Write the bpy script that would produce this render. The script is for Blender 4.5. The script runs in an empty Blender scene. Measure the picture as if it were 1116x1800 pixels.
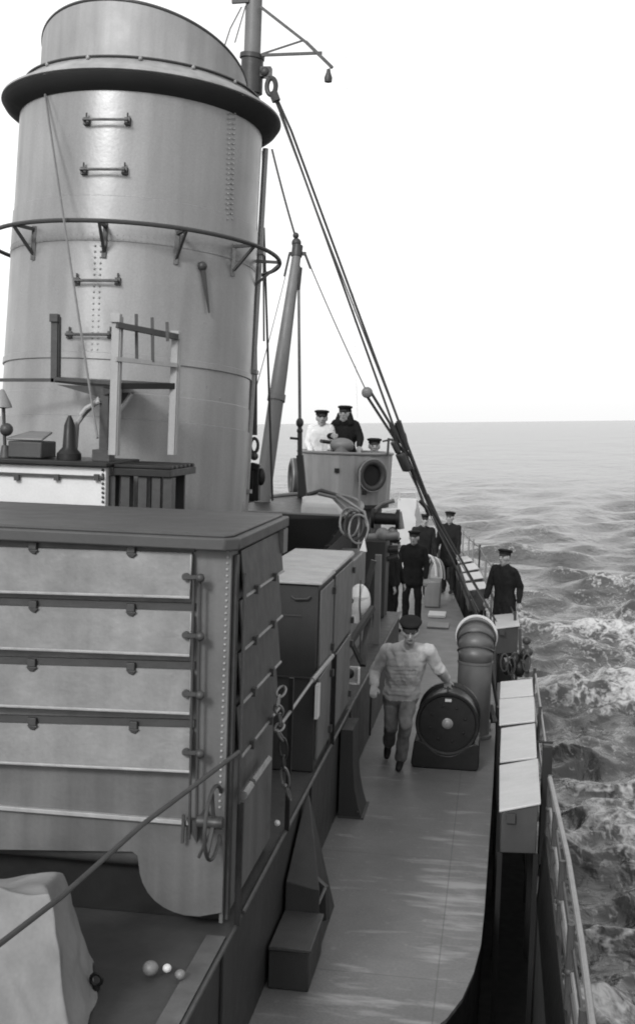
import bpy, bmesh, math, random
import numpy as np
from mathutils import Vector, Matrix, noise
R = math.radians
random.seed(7)
S = bpy.context.scene
COL = S.collection

# ------------------------------------------------------------------ camera
F, U0, V0 = 2200., 558., 900.
VX, VY, TAU, EYE = 880., 741., .043, 3.85      # ship axis direction, roll of the ship, eye height over the deck
yc = Vector(((VX-U0)/F, (V0-VY)/F, -1)).normalized()
z0 = Vector((0, 1, 0)); z0 = (z0-yc*z0.dot(yc)).normalized(); x0 = yc.cross(z0)
zc = z0*math.cos(TAU)+x0*math.sin(TAU); xc = yc.cross(zc)
M3 = Matrix((xc, yc, zc))                      # camera axes -> ship axes
CAM = Vector((0, 0, EYE))
cd = bpy.data.cameras.new('camera'); cam = bpy.data.objects.new('camera', cd); COL.objects.link(cam)
cam.matrix_world = Matrix.Translation(CAM) @ M3.to_4x4()
cd.sensor_fit = 'VERTICAL'; cd.sensor_height = 36; cd.lens = F/1800*36
cd.clip_start = .1; cd.clip_end = 60000
S.camera = cam
def ray(u, v): return M3 @ Vector(((u-U0)/F, -(v-V0)/F, -1))
def at(u, v, X=None, Y=None, Z=None):
    d = ray(u, v)
    t = X/d.x if X is not None else Y/d.y if Y is not None else (Z-EYE)/d.z
    return CAM+d*t

# ------------------------------------------------------------------ world, sun, exposure
SUN_AZ, SUN_EL = R(197), R(31)
W = bpy.data.worlds.new('World'); S.world = W; W.use_nodes = True
nt = W.node_tree; nt.nodes.clear()
o = nt.nodes.new('ShaderNodeOutputWorld'); bg = nt.nodes.new('ShaderNodeBackground')
sky = nt.nodes.new('ShaderNodeTexSky'); sky.sky_type = 'NISHITA'; sky.sun_disc = False
sky.sun_elevation = SUN_EL; sky.sun_rotation = SUN_AZ; sky.dust_density = 4
tc = nt.nodes.new('ShaderNodeTexCoord'); mp = nt.nodes.new('ShaderNodeMapping'); mp.inputs['Rotation'].default_value = (0, TAU, 0)
bw = nt.nodes.new('ShaderNodeRGBToBW'); ad = nt.nodes.new('ShaderNodeMath'); ad.operation = 'ADD'; ad.inputs[1].default_value = 9.3
nt.links.new(tc.outputs['Generated'], mp.inputs['Vector']); nt.links.new(mp.outputs[0], sky.inputs['Vector'])
nt.links.new(sky.outputs[0], bw.inputs[0]); nt.links.new(bw.outputs[0], ad.inputs[0]); nt.links.new(ad.outputs[0], bg.inputs[0])
bg.inputs['Strength'].default_value = .1
nt.links.new(bg.outputs[0], o.inputs[0])
sd = Vector((math.sin(SUN_AZ)*math.cos(SUN_EL), math.cos(SUN_AZ)*math.cos(SUN_EL), math.sin(SUN_EL)))
sl = bpy.data.lights.new('sun', 'SUN'); sl.energy = 2.7; sl.angle = R(11); sl.color = (1, 1, 1)
so = bpy.data.objects.new('sun', sl); COL.objects.link(so); so.rotation_euler = sd.to_track_quat('Z', 'Y').to_euler()
S.view_settings.view_transform = 'Standard'; S.view_settings.look = 'None'
S.view_settings.exposure = 0; S.view_settings.gamma = 1
S.cycles.filter_width = 1.9
S.cycles.max_bounces = 6

# ------------------------------------------------------------------ materials
MATS = {}
def mat(name, col, rough=.55, var=.3, scale=2.5, fine=60, bump=.25, streak=0., spec=.5, grit=.12, spots=0., rot_scale=None):
    m = bpy.data.materials.new(name); m.use_nodes = True; n = m.node_tree.nodes; l = m.node_tree.links
    b = n['Principled BSDF']; b.inputs['Roughness'].default_value = rough
    b.inputs['Specular IOR Level'].default_value = spec
    t = n.new('ShaderNodeTexCoord')
    def nz(sc, det=4, stretch=None):
        x = n.new('ShaderNodeTexNoise'); x.inputs['Scale'].default_value = sc; x.inputs['Detail'].default_value = det
        if stretch:
            k = n.new('ShaderNodeMapping'); k.inputs['Scale'].default_value = stretch
            l.new(t.outputs['Object'], k.inputs['Vector']); l.new(k.outputs[0], x.inputs['Vector'])
        else: l.new(t.outputs['Object'], x.inputs['Vector'])
        return x.outputs['Fac']
    def math_(op, a, b_):
        k = n.new('ShaderNodeMath'); k.operation = op
        for i, q in enumerate((a, b_)):
            if isinstance(q, (int, float)): k.inputs[i].default_value = q
            else: l.new(q, k.inputs[i])
        return k.outputs[0]
    f = math_('ADD', math_('MULTIPLY', math_('SUBTRACT', nz(scale, 6), .5), 2*var), 1)
    g = math_('ADD', math_('MULTIPLY', math_('SUBTRACT', nz(fine, 3), .5), 2*grit), 1)
    f = math_('MULTIPLY', f, g)
    if streak:
        s = math_('ADD', math_('MULTIPLY', math_('SUBTRACT', nz(1, 5, rot_scale or (9, 9, .7)), .5), 2*streak), 1)
        f = math_('MULTIPLY', f, s)
    v = math_('MULTIPLY', f, col)
    if spots:
        r = n.new('ShaderNodeMapRange'); r.inputs[1].default_value = .66; r.inputs[2].default_value = .72
        l.new(nz(11, 2), r.inputs[0]); v = math_('ADD', v, math_('MULTIPLY', r.outputs[0], spots))
    v = math_('MAXIMUM', v, .004)
    c = n.new('ShaderNodeCombineColor')
    for i in range(3): l.new(v, c.inputs[i])
    l.new(c.outputs[0], b.inputs['Base Color'])
    rr = math_('ADD', math_('MULTIPLY', math_('SUBTRACT', nz(scale*3, 3), .5), .3), rough); l.new(rr, b.inputs['Roughness'])
    if bump:
        bp = n.new('ShaderNodeBump'); bp.inputs['Strength'].default_value = bump; bp.inputs['Distance'].default_value = .01
        l.new(math_('ADD', nz(scale*2, 3), math_('MULTIPLY', nz(fine*.5, 2), .3)), bp.inputs['Height']); l.new(bp.outputs[0], b.inputs['Normal'])
    MATS[name] = m; return m
FUN = mat('funnel_paint', .145, .33, .34, 1.0, 60, .3, .5, .75, .22, rot_scale=(5, 5, .45))
CAPM = mat('funnel_cap_paint', .2, .5, .3, 2, 60, .2, .4)
CAPSHADE = mat('shaded_collar_paint', .03, .6, .2, spec=0.1)  # collar paint darkened, the underside's shade is in the colour
LIGHT = mat('light_grey_paint', .115, .5, .34, 2.2, 60, .3, .25)
EDGE = mat('worn_pale_edge', .2, .5, .5, 9)
HOUSE = mat('house_paint', .068, .5, .5, 1.8, 55, .4, .55)
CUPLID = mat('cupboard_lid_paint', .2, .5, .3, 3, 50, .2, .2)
TUB = mat('tub_paint', .19, .4, .25, 2.5, 60, .2, .35)
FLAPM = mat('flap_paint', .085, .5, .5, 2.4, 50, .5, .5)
SHADEFLAP = mat('shaded_flap_paint', .04, .5, .25, 3, spec=0.2)  # darker copy of the flap paint, shade of the unlit side put in
DGREY = mat('dark_grey_paint', .04, .5, .3, 3, 60, .3, .15, spec=0.25)
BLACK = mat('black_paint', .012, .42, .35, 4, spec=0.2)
ROOF = mat('roof_paint', .045, .55, .3, 2, 40, .2, spec=0.25)
CASE = mat('casing_paint', .026, .55, .35, 2, 50, .3, .2, spec=0.2)
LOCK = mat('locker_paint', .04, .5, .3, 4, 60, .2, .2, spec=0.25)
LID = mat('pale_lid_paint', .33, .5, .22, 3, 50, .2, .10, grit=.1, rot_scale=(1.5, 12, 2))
WHITE = mat('white_paint', .42, .5, .14, 4)
BOATM = mat('boat_wood', .025, .5, .3, 3, spec=0.15)
METAL = mat('bare_steel', .14, .4, .3, 8)
DSTEEL = mat('dark_steel', .035, .45, .3, 8, spec=0.25)
ROPE = mat('tarred_rope', .05, .8, .3, 20, spec=0.1)
WIRE = mat('weathered_wire', .09, .6, .3, 20)
PALEW = mat('pale_wire', .55, .6, .1)
SPAR = mat('spar_varnish', .11, .5, .25, 3, 50, .2, spec=0.3)
CANVAS = mat('canvas', .15, .85, .45, 3, 45, .6, .0, spec=0.1)
SKIN = mat('skin', .22, .6, .12, 14, 80, .05)
HAIR = mat('hair', .03, .7, .2, 20, spec=0.1)
EYEM = mat('eye_dark', .02, .3, .1)
NAVY = mat('navy_wool', .013, .85, .3, 9, 90, .3, spec=0.05)
SHIRT = mat('pale_shirt_cloth', .30, .85, .4, 9, 90, .3, spec=0.1)
WCLOTH = mat('white_cloth', .5, .85, .12, 12, 90, .3, spec=0.1)
TROUS = mat('grey_trouser_cloth', .11, .85, .4, 12, 90, .3, spec=0.1)
SHOE = mat('shoe_leather', .014, .55, .2, 12, spec=0.15)
DRUM = mat('drum_paint', .011, .38, .35, 5, 60, .3, spec=0.22)
VENTM = mat('ventilator_paint', .06, .48, .4, 4, 60, .2, .12)
PLAT = mat('platform_paint', .2, .5, .2, 4, 60, .2, .15)
DECKM = mat('deck_paint', .105, .5, .3, 1.1, 45, .35, .12, .35, .3, spots=.035)
GUT = mat('waterway_paint', .014, .6, .4, 3, spec=0.1)
HULL = mat('hull_paint', .05, .5, .3, 2, 50, .2, .2)

def deck_wear():
    n = DECKM.node_tree.nodes; l = DECKM.node_tree.links; b = n['Principled BSDF']
    old = b.inputs['Base Color'].links[0].from_socket
    t = n.new('ShaderNodeTexCoord'); k = n.new('ShaderNodeMapping'); k.inputs['Scale'].default_value = (1.5, 6.2, 1)
    l.new(t.outputs['Object'], k.inputs['Vector'])
    x = n.new('ShaderNodeTexNoise'); x.inputs['Scale'].default_value = 1; x.inputs['Detail'].default_value = 7; x.inputs['Roughness'].default_value = .6; x.inputs['Distortion'].default_value = .12; l.new(k.outputs[0], x.inputs['Vector'])
    sx = n.new('ShaderNodeSeparateXYZ'); l.new(t.outputs['Object'], sx.inputs[0])
    def M(op, a, c):
        q = n.new('ShaderNodeMath'); q.operation = op
        for i, s in enumerate((a, c)):
            if isinstance(s, (int, float)): q.inputs[i].default_value = s
            else: l.new(s, q.inputs[i])
        return q.outputs[0]
    def gauss(s, c, w):          # a worn patch where people step
        d = M('DIVIDE', M('SUBTRACT', s, c), w); return M('POWER', 2.718, M('MULTIPLY', M('MULTIPLY', d, d), -1))
    g = M('MULTIPLY', gauss(sx.outputs[0], -.2, .38), gauss(sx.outputs[1], 10.1, 1.3))
    g2 = M('MULTIPLY', gauss(sx.outputs[0], -.8, .5), gauss(sx.outputs[1], 8.0, .35))
    g = M('ADD', g, M('MULTIPLY', g2, .7))
    r = n.new('ShaderNodeMapRange'); l.new(M('ADD', x.outputs['Fac'], M('MULTIPLY', g, .205)), r.inputs[0]); r.inputs[1].default_value = .605; r.inputs[2].default_value = .76
    mx = n.new('ShaderNodeMix'); mx.data_type = 'RGBA'; l.new(M('MULTIPLY', r.outputs[0], .8), mx.inputs[0]); l.new(old, mx.inputs[6]); mx.inputs[7].default_value = (.24, .24, .24, 1)
    sy = M('PINGPONG', M('ADD', sx.outputs[1], 20.4), 1.2); sx_ = M('ABSOLUTE', M('ADD', sx.outputs[0], .27), 0)
    def line(s_, w): return M('LESS_THAN', s_, w)
    seam = M('MAXIMUM', line(sy, .006), line(sx_, .005))
    m2 = n.new('ShaderNodeMix'); m2.data_type = 'RGBA'; l.new(M('MULTIPLY', seam, .45), m2.inputs[0]); l.new(mx.outputs[2], m2.inputs[6]); m2.inputs[7].default_value = (.03, .03, .03, 1)
    l.new(m2.outputs[2], b.inputs['Base Color'])
deck_wear()

# ------------------------------------------------------------------ builders
WM = {}                                        # world matrix of every object built here
def tag(o, label=None, cat=None, group=None, kind=None):
    for k, v in (('label', label), ('category', cat), ('group', group), ('kind', kind)):
        if v: o[k] = v
    return o
def thing(name, loc, label, cat, group=None, rot=(0, 0, 0)):
    o = bpy.data.objects.new(name, None); COL.objects.link(o); o.empty_display_size = .2
    o.location = loc; o.rotation_euler = rot
    from mathutils import Euler
    WM[o] = Matrix.Translation(loc) @ Euler(rot).to_matrix().to_4x4()
    return tag(o, label, cat, group)
V = lambda *a: Vector(a)
class MB:
    def __init__(s): s.bm = bmesh.new()
    def poly(s, vs, fs):
        b = [s.bm.verts.new(v) for v in vs]
        for f in fs:
            try: s.bm.faces.new([b[i] for i in f])
            except ValueError: pass
        return s
    def hexa(s, p):              # p: 4 bottom + 4 top corners, same winding
        return s.poly(p, [(3, 2, 1, 0), (4, 5, 6, 7), (0, 1, 5, 4), (1, 2, 6, 5), (2, 3, 7, 6), (3, 0, 4, 7)])
    def box(s, x0, x1, y0, y1, z0, z1):
        return s.hexa([(x0, y0, z0), (x1, y0, z0), (x1, y1, z0), (x0, y1, z0), (x0, y0, z1), (x1, y0, z1), (x1, y1, z1), (x0, y1, z1)])
    def bar(s, a, b, w, h=None, up=(0, 0, 1)):
        a, b = Vector(a), Vector(b); h = h or w; d = (b-a).normalized(); u = Vector(up)
        if abs(d.dot(u)) > .95: u = Vector((0, 1, 0))
        x = d.cross(u).normalized()*w/2; y = x.cross(d).normalized()*h/2
        return s.hexa([a-x-y, a+x-y, a+x+y, a-x+y, b-x-y, b+x-y, b+x+y, b-x+y])
    def tube(s, pts, r, n=8, closed=False):
        pts = [Vector(p) for p in pts]; k = len(pts); rs = r if isinstance(r, (list, tuple)) else [r]*k
        rings = []; prev = None
        for i, p in enumerate(pts):
            if closed: d = pts[(i+1) % k]-pts[i-1]
            else: d = pts[min(i+1, k-1)]-pts[max(i-1, 0)]
            d.normalize()
            if prev is None:
                x = d.orthogonal().normalized()
            else:
                x = (prev-d*prev.dot(d)).normalized()
            prev = x; y = d.cross(x)
            rings.append([s.bm.verts.new(p+(x*math.cos(2*math.pi*j/n)+y*math.sin(2*math.pi*j/n))*rs[i]) for j in range(n)])
        for i in range(k if closed else k-1):
            A, B = rings[i], rings[(i+1) % k]
            off = 0
            if closed and i == k-1: off = min(range(n), key=lambda q: (A[0].co-B[q].co).length)
            for j in range(n): s.bm.faces.new((A[j], A[(j+1) % n], B[(j+1+off) % n], B[(j+off) % n]))
        if not closed: s.bm.faces.new(rings[0][::-1]); s.bm.faces.new(rings[-1])
        return s
    def cyl(s, a, b, r, r2=None, n=16): return s.tube([a, b], [r, r if r2 is None else r2], n)
    def lathe(s, prof, c=(0, 0, 0), n=64, zf=None, axis=None):
        c = Vector(c); q = Vector(axis).to_track_quat('Z', 'Y').to_matrix() if axis else Matrix.Identity(3)
        rings = []
        for (r, z) in prof:
            if r < 1e-6: rings.append([s.bm.verts.new(c+q @ Vector((0, 0, z)))]*1)
            else:
                rings.append([s.bm.verts.new(c+q @ Vector((r*math.cos(2*math.pi*j/n), r*math.sin(2*math.pi*j/n), z+(zf(r*math.cos(2*math.pi*j/n), r*math.sin(2*math.pi*j/n), z) if zf else 0)))) for j in range(n)])
        for A, B in zip(rings, rings[1:]):
            for j in range(n):
                a0, a1, b0, b1 = A[j % len(A)], A[(j+1) % len(A)], B[j % len(B)], B[(j+1) % len(B)]
                f = []
                for v in (a0, a1, b1, b0):
                    if v not in f: f.append(v)
                if len(f) > 2:
                    try: s.bm.faces.new(f)
                    except ValueError: pass
        return s
    def ball(s, c, r, n=10, sc=(1, 1, 1)):
        bmesh.ops.create_uvsphere(s.bm, u_segments=n*2, v_segments=n, radius=1, matrix=Matrix.Translation(c) @ Matrix.Diagonal((r*sc[0], r*sc[1], r*sc[2], 1)))
        return s
    def prism(s, poly, d):       # poly of 3D points extruded by vector d
        d = Vector(d); p = [Vector(q) for q in poly]; k = len(p)
        return s.poly(p+[q+d for q in p], [tuple(range(k))[::-1], tuple(range(k, 2*k))]+[(i, (i+1) % k, k+(i+1) % k, k+i) for i in range(k)])
    def out(s, name, m, parent=None, loc=None, label=None, smooth=True, bevel=0, local=False, ang=40):
        mats = m if isinstance(m, (list, tuple)) else [m]
        Mw = WM[parent] if parent else Matrix.Translation(loc or (0, 0, 0))
        if not local: s.bm.transform(Mw.inverted())
        bmesh.ops.recalc_face_normals(s.bm, faces=s.bm.faces[:])
        me = bpy.data.meshes.new(name); s.bm.to_mesh(me); s.bm.free()
        for q in mats: me.materials.append(q)
        o = bpy.data.objects.new(name, me); COL.objects.link(o); WM[o] = Mw
        if parent: o.parent = parent
        elif loc is not None: o.location = loc
        if smooth:
            for p in me.polygons: p.use_smooth = True
            me.set_sharp_from_angle(angle=R(ang))
        if bevel:
            b = o.modifiers.new('bevel', 'BEVEL'); b.width = bevel; b.segments = 2; b.limit_method = 'ANGLE'; b.angle_limit = R(40)
        if label: o['label'] = label
        return o
def solo(mb, name, m, loc, label, cat, group=None, **k):
    return tag(mb.out(name, m, None, loc, **k), label, cat, group)
def struct(mb, name, m, **k):
    return tag(mb.out(name, m, None, (0, 0, 0), **k), kind='structure')
def lerp(a, b, t): return Vector(a)*(1-t)+Vector(b)*t
def sag(a, b, s=.02, n=10): return [lerp(a, b, i/n)-Vector((0, 0, s*4*(i/n)*(1-i/n))) for i in range(n+1)]

# ------------------------------------------------------------------ sea
def sea():
    rs = [14080/p for p in np.arange(1500, 40, -2.6)]+[14080/p for p in np.arange(40, 4, -1.5)]+[4000, 6000, 10000, 18000, 40000]
    an = np.concatenate([np.radians(np.arange(-24, 38, .085)), np.radians(np.linspace(38, 336, 70))[:-1]])
    rs = np.array(rs); nr, na = len(rs), len(an)
    Rr, A = np.meshgrid(rs, an, indexing='ij')
    X, Y = Rr*np.sin(A), Rr*np.cos(A)
    dr = np.gradient(rs)[:, None]*np.ones_like(A); da = Rr*.0015
    sp = np.maximum(dr*.6, da)
    rg = np.random.RandomState(5)
    Hh = np.zeros_like(X); DX = np.zeros_like(X); DY = np.zeros_like(X)
    wind = R(62)
    for i in range(170):
        L = .45*(11/.45)**rg.rand()
        th = wind+rg.normal()*.85
        k = 2*math.pi/L
        a = .0088*L**.72*rg.uniform(.4, 1.25)
        att = np.clip((L/sp-2)/3, 0, 1)
        ph = k*(X*math.cos(th)+Y*math.sin(th))+rg.rand()*6.283
        Hh += a*att*np.sin(ph); DX += -a*att*math.cos(th)*np.cos(ph)*.8*-1; DY += a*att*math.sin(th)*np.cos(ph)*.8
    # churned water beside the hull: the wash thrown outward by the bow
    wash = np.exp(-((X-2.4-(Y-8)*.06)/2.2)**2)*np.exp(-np.maximum(Y-42, 0)/18)
    for i in range(60):
        L = .5*(5/.5)**rg.rand(); th = rg.rand()*6.283; k = 2*math.pi/L; a = .009*L**.6*rg.uniform(.4, 1.2)
        att = np.clip((L/sp-2)/3, 0, 1)
        ph = k*(X*math.cos(th)+Y*math.sin(th))+rg.rand()*6.283
        Hh += wash*a*att*np.sin(ph)
    crest = np.clip(Hh/.28, -1, 1)
    foam = wash*.15+np.clip(crest, 0, 1)*.3*np.exp(-Y/160)+.15*np.exp(-((Y-36)/15)**2)*np.exp(-((X-5)/9)**2)-.2*np.exp(-((Y-21)/2.4)**2)*np.clip((X-2)/3, 0, 1)
    co = np.stack([X+DX, Y+DY, Hh], -1).reshape(-1, 3)
    i, j = np.meshgrid(np.arange(nr-1), np.arange(na), indexing='ij'); j2 = (j+1) % na
    q = np.stack([i*na+j, i*na+j2, (i+1)*na+j2, (i+1)*na+j], -1).reshape(-1, 4)
    me = bpy.data.meshes.new('sea'); me.vertices.add(len(co)); me.vertices.foreach_set('co', co.ravel())
    me.loops.add(q.size); me.loops.foreach_set('vertex_index', q.ravel().astype(np.int32)[::1])
    me.polygons.add(len(q)); me.polygons.foreach_set('loop_start', np.arange(0, q.size, 4, dtype=np.int32)); me.polygons.foreach_set('loop_total', np.full(len(q), 4, np.int32))
    me.polygons.foreach_set('use_smooth', np.ones(len(q), bool))
    at_ = me.attributes.new('foam', 'FLOAT', 'POINT'); at_.data.foreach_set('value', foam.ravel().astype(np.float32))
    me.update(); me.validate()
    m = bpy.data.materials.new('sea_water'); m.use_nodes = True; n = m.node_tree.nodes; l = m.node_tree.links
    b = n['Principled BSDF']; b.inputs['Base Color'].default_value = (.035, .035, .035, 1); b.inputs['Roughness'].default_value = .2; b.inputs['IOR'].default_value = 1.34
    t = n.new('ShaderNodeTexCoord')
    def nz(sc, det, st=(1, 1, 1), dist=0):
        k = n.new('ShaderNodeMapping'); k.inputs['Scale'].default_value = st; k.inputs['Rotation'].default_value = (0, 0, .35)
        l.new(t.outputs['Object'], k.inputs['Vector'])
        x = n.new('ShaderNodeTexNoise'); x.inputs['Scale'].default_value = sc; x.inputs['Detail'].default_value = det; x.inputs['Distortion'].default_value = dist
        l.new(k.outputs[0], x.inputs['Vector']); return x.outputs['Fac']
    def M(op, a, c):
        z = n.new('ShaderNodeMath'); z.operation = op
        for ii, s in enumerate((a, c)):
            if isinstance(s, (int, float)): z.inputs[ii].default_value = s
            else: l.new(s, z.inputs[ii])
        return z.outputs[0]
    fa = n.new('ShaderNodeAttribute'); fa.attribute_name = 'foam'
    fine = nz(1.9, 10, (1, .5, 1), .9); fine2 = nz(9, 8, (1, .6, 1), .8); big = nz(.9, 5, (1, .6, 1), .5)
    lace = M('SUBTRACT', 1, M('MULTIPLY', M('ABSOLUTE', M('SUBTRACT', fine, .5), 0), 9))
    tot = M('ADD', M('ADD', M('MULTIPLY', fa.outputs['Fac'], .95), M('MULTIPLY', big, .5)), M('ADD', M('MULTIPLY', lace, .26), M('MULTIPLY', fine2, .8)))
    r = n.new('ShaderNodeMapRange'); l.new(tot, r.inputs[0]); r.inputs[1].default_value = 1.02; r.inputs[2].default_value = 1.42; r.inputs[4].default_value = .75
    df = n.new('ShaderNodeBsdfDiffuse'); df.inputs['Color'].default_value = (.5, .5, .5, 1)
    bp = n.new('ShaderNodeBump'); bp.inputs['Strength'].default_value = 1; bp.inputs['Distance'].default_value = .16
    l.new(M('ADD', M('ADD', nz(1.6, 10, (1, .5, 1), .8), M('MULTIPLY', nz(.35, 5, (1, .45, 1), .4), 3)), M('MULTIPLY', nz(.06, 9, (1, .3, 1)), 14)), bp.inputs['Height'])
    l.new(bp.outputs[0], b.inputs['Normal'])
    mx = n.new('ShaderNodeMixShader'); l.new(r.outputs[0], mx.inputs[0]); l.new(b.outputs[0], mx.inputs[1]); l.new(df.outputs[0], mx.inputs[2])
    l.new(mx.outputs[0], n['Material Output'].inputs[0])
    me.materials.append(m)
    ob = bpy.data.objects.new('sea', me); COL.objects.link(ob)
    ob.rotation_euler = (0, -TAU, 0); nrm = M3 @ z0; ob.location = CAM-nrm*6.4
    tag(ob, kind='structure')
sea()

# ------------------------------------------------------------------ hull, decks
EDGE_L = [(.50, -1), (.51, 6), (.51, 10.2), (.52, 15), (.47, 17.5), (.42, 19.3), (.05, 23.4), (-.4, 28), (-.82, 32.2), (-1.6, 38), (-2.5, 43), (-3.6, 47)]
m = MB()
for (x, y), (x2, y2) in zip(EDGE_L, EDGE_L[1:]):
    m.hexa([(x-.04, y, -5), (x, y, -5), (x2, y2, -5), (x2-.04, y2, -5), (x-.04, y, -.12), (x, y, -.12), (x2, y2, -.12), (x2-.04, y2, -.12)])
    xx, xx2 = -7.1-x, -7.1-x2
    m.hexa([(xx, y, -5), (xx+.04, y, -5), (xx2+.04, y2, -5), (xx2, y2, -5), (xx, y, -.12), (xx+.04, y, -.12), (xx2+.04, y2, -.12), (xx2, y2, -.12)])
struct(m, 'hull', HULL)
m = MB(); p = [(x-.05, y) for x, y in EDGE_L]+[(-7.05-x, y) for x, y in EDGE_L[::-1]]
m.prism([(x, y, -1.14) for x, y in p], (0, 0, .04)); struct(m, 'waterway', GUT, smooth=False)
dk = [(-6.9, -1), (-1.0, -1), (-.9, 6.2), (-.55, 7.1)]+[tuple(at(u, v, Z=0)[:2]) for u, v in ((785, 1790), (812, 1755), (832, 1710), (845, 1660), (851, 1600), (858, 1500), (866, 1380), (870, 1290))]+[(.09, 17), (-.02, 19.5), (-.45, 23.4), (-.9, 28), (-1.35, 32), (-2.1, 38), (-3, 43), (-3.7, 46.5), (-4.2, 43), (-5, 38), (-6.2, 28), (-6.9, 19)]
m = MB(); m.prism([(x, y, -.03) for x, y in dk], (0, 0, .03)); struct(m, 'walkway', DECKM, smooth=False)
m = MB(); m.prism([(x, y, -1.09) for x, y in [(x-.02 if x > -3 else x+.02, y) for x, y in dk]], (0, 0, 1.056)); struct(m, 'deck_edge', GUT, smooth=False)

# casing: the long raised deckhouse the louvred house stands on
CX, CZ = -1.41, .89
HY = 6.75
c = thing('deckhouse', (-3.5, 10, 0), 'long low dark casing along the walkway, carrying the slatted house and the cupboards', 'deckhouse')
m = MB(); m.box(-5.6, CX, 2.5, 19, .004, CZ-.03)
for y in (4.1, 6.6, 9.9, 12.6, 14.8): m.box(CX, CX+.02, y, y+.05, .02, CZ-.03)
m.out('wall', CASE, c, bevel=.006)
m = MB(); m.box(-5.62, CX+.02, 2.48, 19.02, CZ-.026, CZ); m.out('roof', DGREY, c, bevel=.008)
m = MB(); m.tube([(CX+.02, y, CZ+.004) for y in (2.5, 6.9)], .014); m.tube([(CX+.02, y, CZ+.004) for y in (7.1, 19)], .016); m.out('edge_bar', DGREY, c)
m = MB(); m.box(-1.52, CX+.0, 3, HY-.02, CZ+.003, CZ+.012); m.out('gangway_strip', HOUSE, c)

# ------------------------------------------------------------------ louvred house
HY, HX = 6.75, -1.44
HB = 8.25
h = thing('slatted_house', (-3.5, 7.5, CZ), 'large light grey steel house with four rows of slatted flaps and dark roof', 'deckhouse')
def hp(u, v, Y=HY): return at(u, v, Y=Y)
pts = [(400, 952), (387, 1604), (350, 1611), (325, 1609), (305, 1603), (288, 1595), (272, 1583), (260, 1569), (251, 1552), (246, 1535), (244, 1517), (242, 1504), (233, 1497), (-200, 1490), (-700, 1480), (-700, 900)]  # lower left is cut away along the outline of the shade
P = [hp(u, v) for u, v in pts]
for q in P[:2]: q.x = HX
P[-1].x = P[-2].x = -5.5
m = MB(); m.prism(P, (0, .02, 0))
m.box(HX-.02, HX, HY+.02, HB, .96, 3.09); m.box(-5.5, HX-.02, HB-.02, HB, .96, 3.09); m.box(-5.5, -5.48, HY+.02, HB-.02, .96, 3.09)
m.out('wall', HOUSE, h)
m = MB(); m.prism([(-5.45, HY+.24, 1.6), (-5.45, HY+.22, CZ+.004), (-5.45, HY+.34, CZ+.004), (-5.45, HY+.34, 1.6)], (5.45+HX-.03, 0, 0)); m.out('shade_recess', BLACK, h)  # black plate behind the added cut-out, standing in for shade on the front
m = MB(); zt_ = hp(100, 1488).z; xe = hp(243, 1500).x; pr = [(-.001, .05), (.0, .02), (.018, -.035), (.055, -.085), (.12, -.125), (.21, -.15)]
pv = [(x, HY+.021+y, zt_+z) for x in (-5.45, xe) for y, z in pr]; m.poly(pv, [(k, k+1, k+7, k+6) for k in range(5)]); m.out('shade_lip', HOUSE, h, ang=80)  # added inward curl that softens the upper edge of the built-in shade
m = MB(); m.box(-5.2, HX-.06, HY+.36, HB-.05, CZ+.002, .955); m.out('plinth', CASE, h)
# roof with a rounded, overhanging rim
RT = 3.19
m = MB(); cor = [(-5.6, HY-.1), (HX-.02, HY-.1), (HX+.05, HY-.03), (HX+.05, HB+.1), (-5.6, HB+.1)]
m.prism([(x, y, 3.095) for x, y in cor], (0, 0, .07))
m.prism([(x, y, 3.163) for x, y in [(-5.57, HY-.06), (HX-.03, HY-.06), (HX+.01, HY-.01), (HX+.01, HB+.07), (-5.57, HB+.07)]], (0, 0, .02))
m.out('roof', ROOF, h, bevel=.03)
m = MB(); m.box(HX+.003, HX+.05, HB-.1, HB+.06, 2.93, 3.09); m.out('roof_bracket', HOUSE, h)
# front flaps
for (va, vb, vc, vd) in ((961, 971, 1040, 1050), (1064, 1074, 1139, 1152), (1167, 1177, 1240, 1254), (1270, 1279, 1340, 1356)):
    a = hp(0, va, HY-.03); b_ = hp(338, vb, HY-.03); cc = hp(334, vd, HY-.075); d = hp(0, vc, HY-.075)
    xl = -5.3; k = (xl-a.x)/(b_.x-a.x)
    a = lerp(a, b_, k); d = lerp(d, cc, k)
    xr = b_.x
    m = MB(); t = Vector((0, .012, 0))
    m.hexa([d, cc, cc+t, d+t, a, b_, b_+t, a+t]); fl = m.out('flap', FLAPM, h, bevel=.004)
    m = MB(); m.tube([d+V(0, -.006, 0), cc+V(0, -.006, 0), lerp(cc, b_, .95)+V(0, -.006, 0)], .0085, 6); m.out('flap_lip', EDGE, fl)
    m = MB()
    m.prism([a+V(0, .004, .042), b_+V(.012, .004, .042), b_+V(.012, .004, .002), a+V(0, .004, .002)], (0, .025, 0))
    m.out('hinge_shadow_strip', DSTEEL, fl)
    for u in (-170, 60+random.uniform(-4, 4), 234+random.uniform(-4, 4)):
        m = MB(); q = hp(u, va-1+u*.036, HY-.04); k = random.uniform(.75, 1); m.box(q.x-.024, q.x+.024, q.y-.014, q.y+.03, q.z-.012, q.z+.032); m.prism([q+V(-.035*k, .0, -.012), q+V(.035, 0, -.012), q+V(.012, .004, -.04), q+V(-.012, .004, -.04*k)], (0, -.012, 0)); m.out('hinge', DSTEEL, fl, bevel=.004)
    q = hp(328, (va+vd)/2+8, HY-.07); m = MB(); m.cyl(q, q+V(0, -.02, 0), .022, n=12); m.bar(q+V(-.01, -.015, 0), q+V(.1, -.015, .004), .022, .022); m.ball(q+V(.085, -.03, 0), .026, 6); m.out('clamp', DSTEEL, fl)
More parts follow.
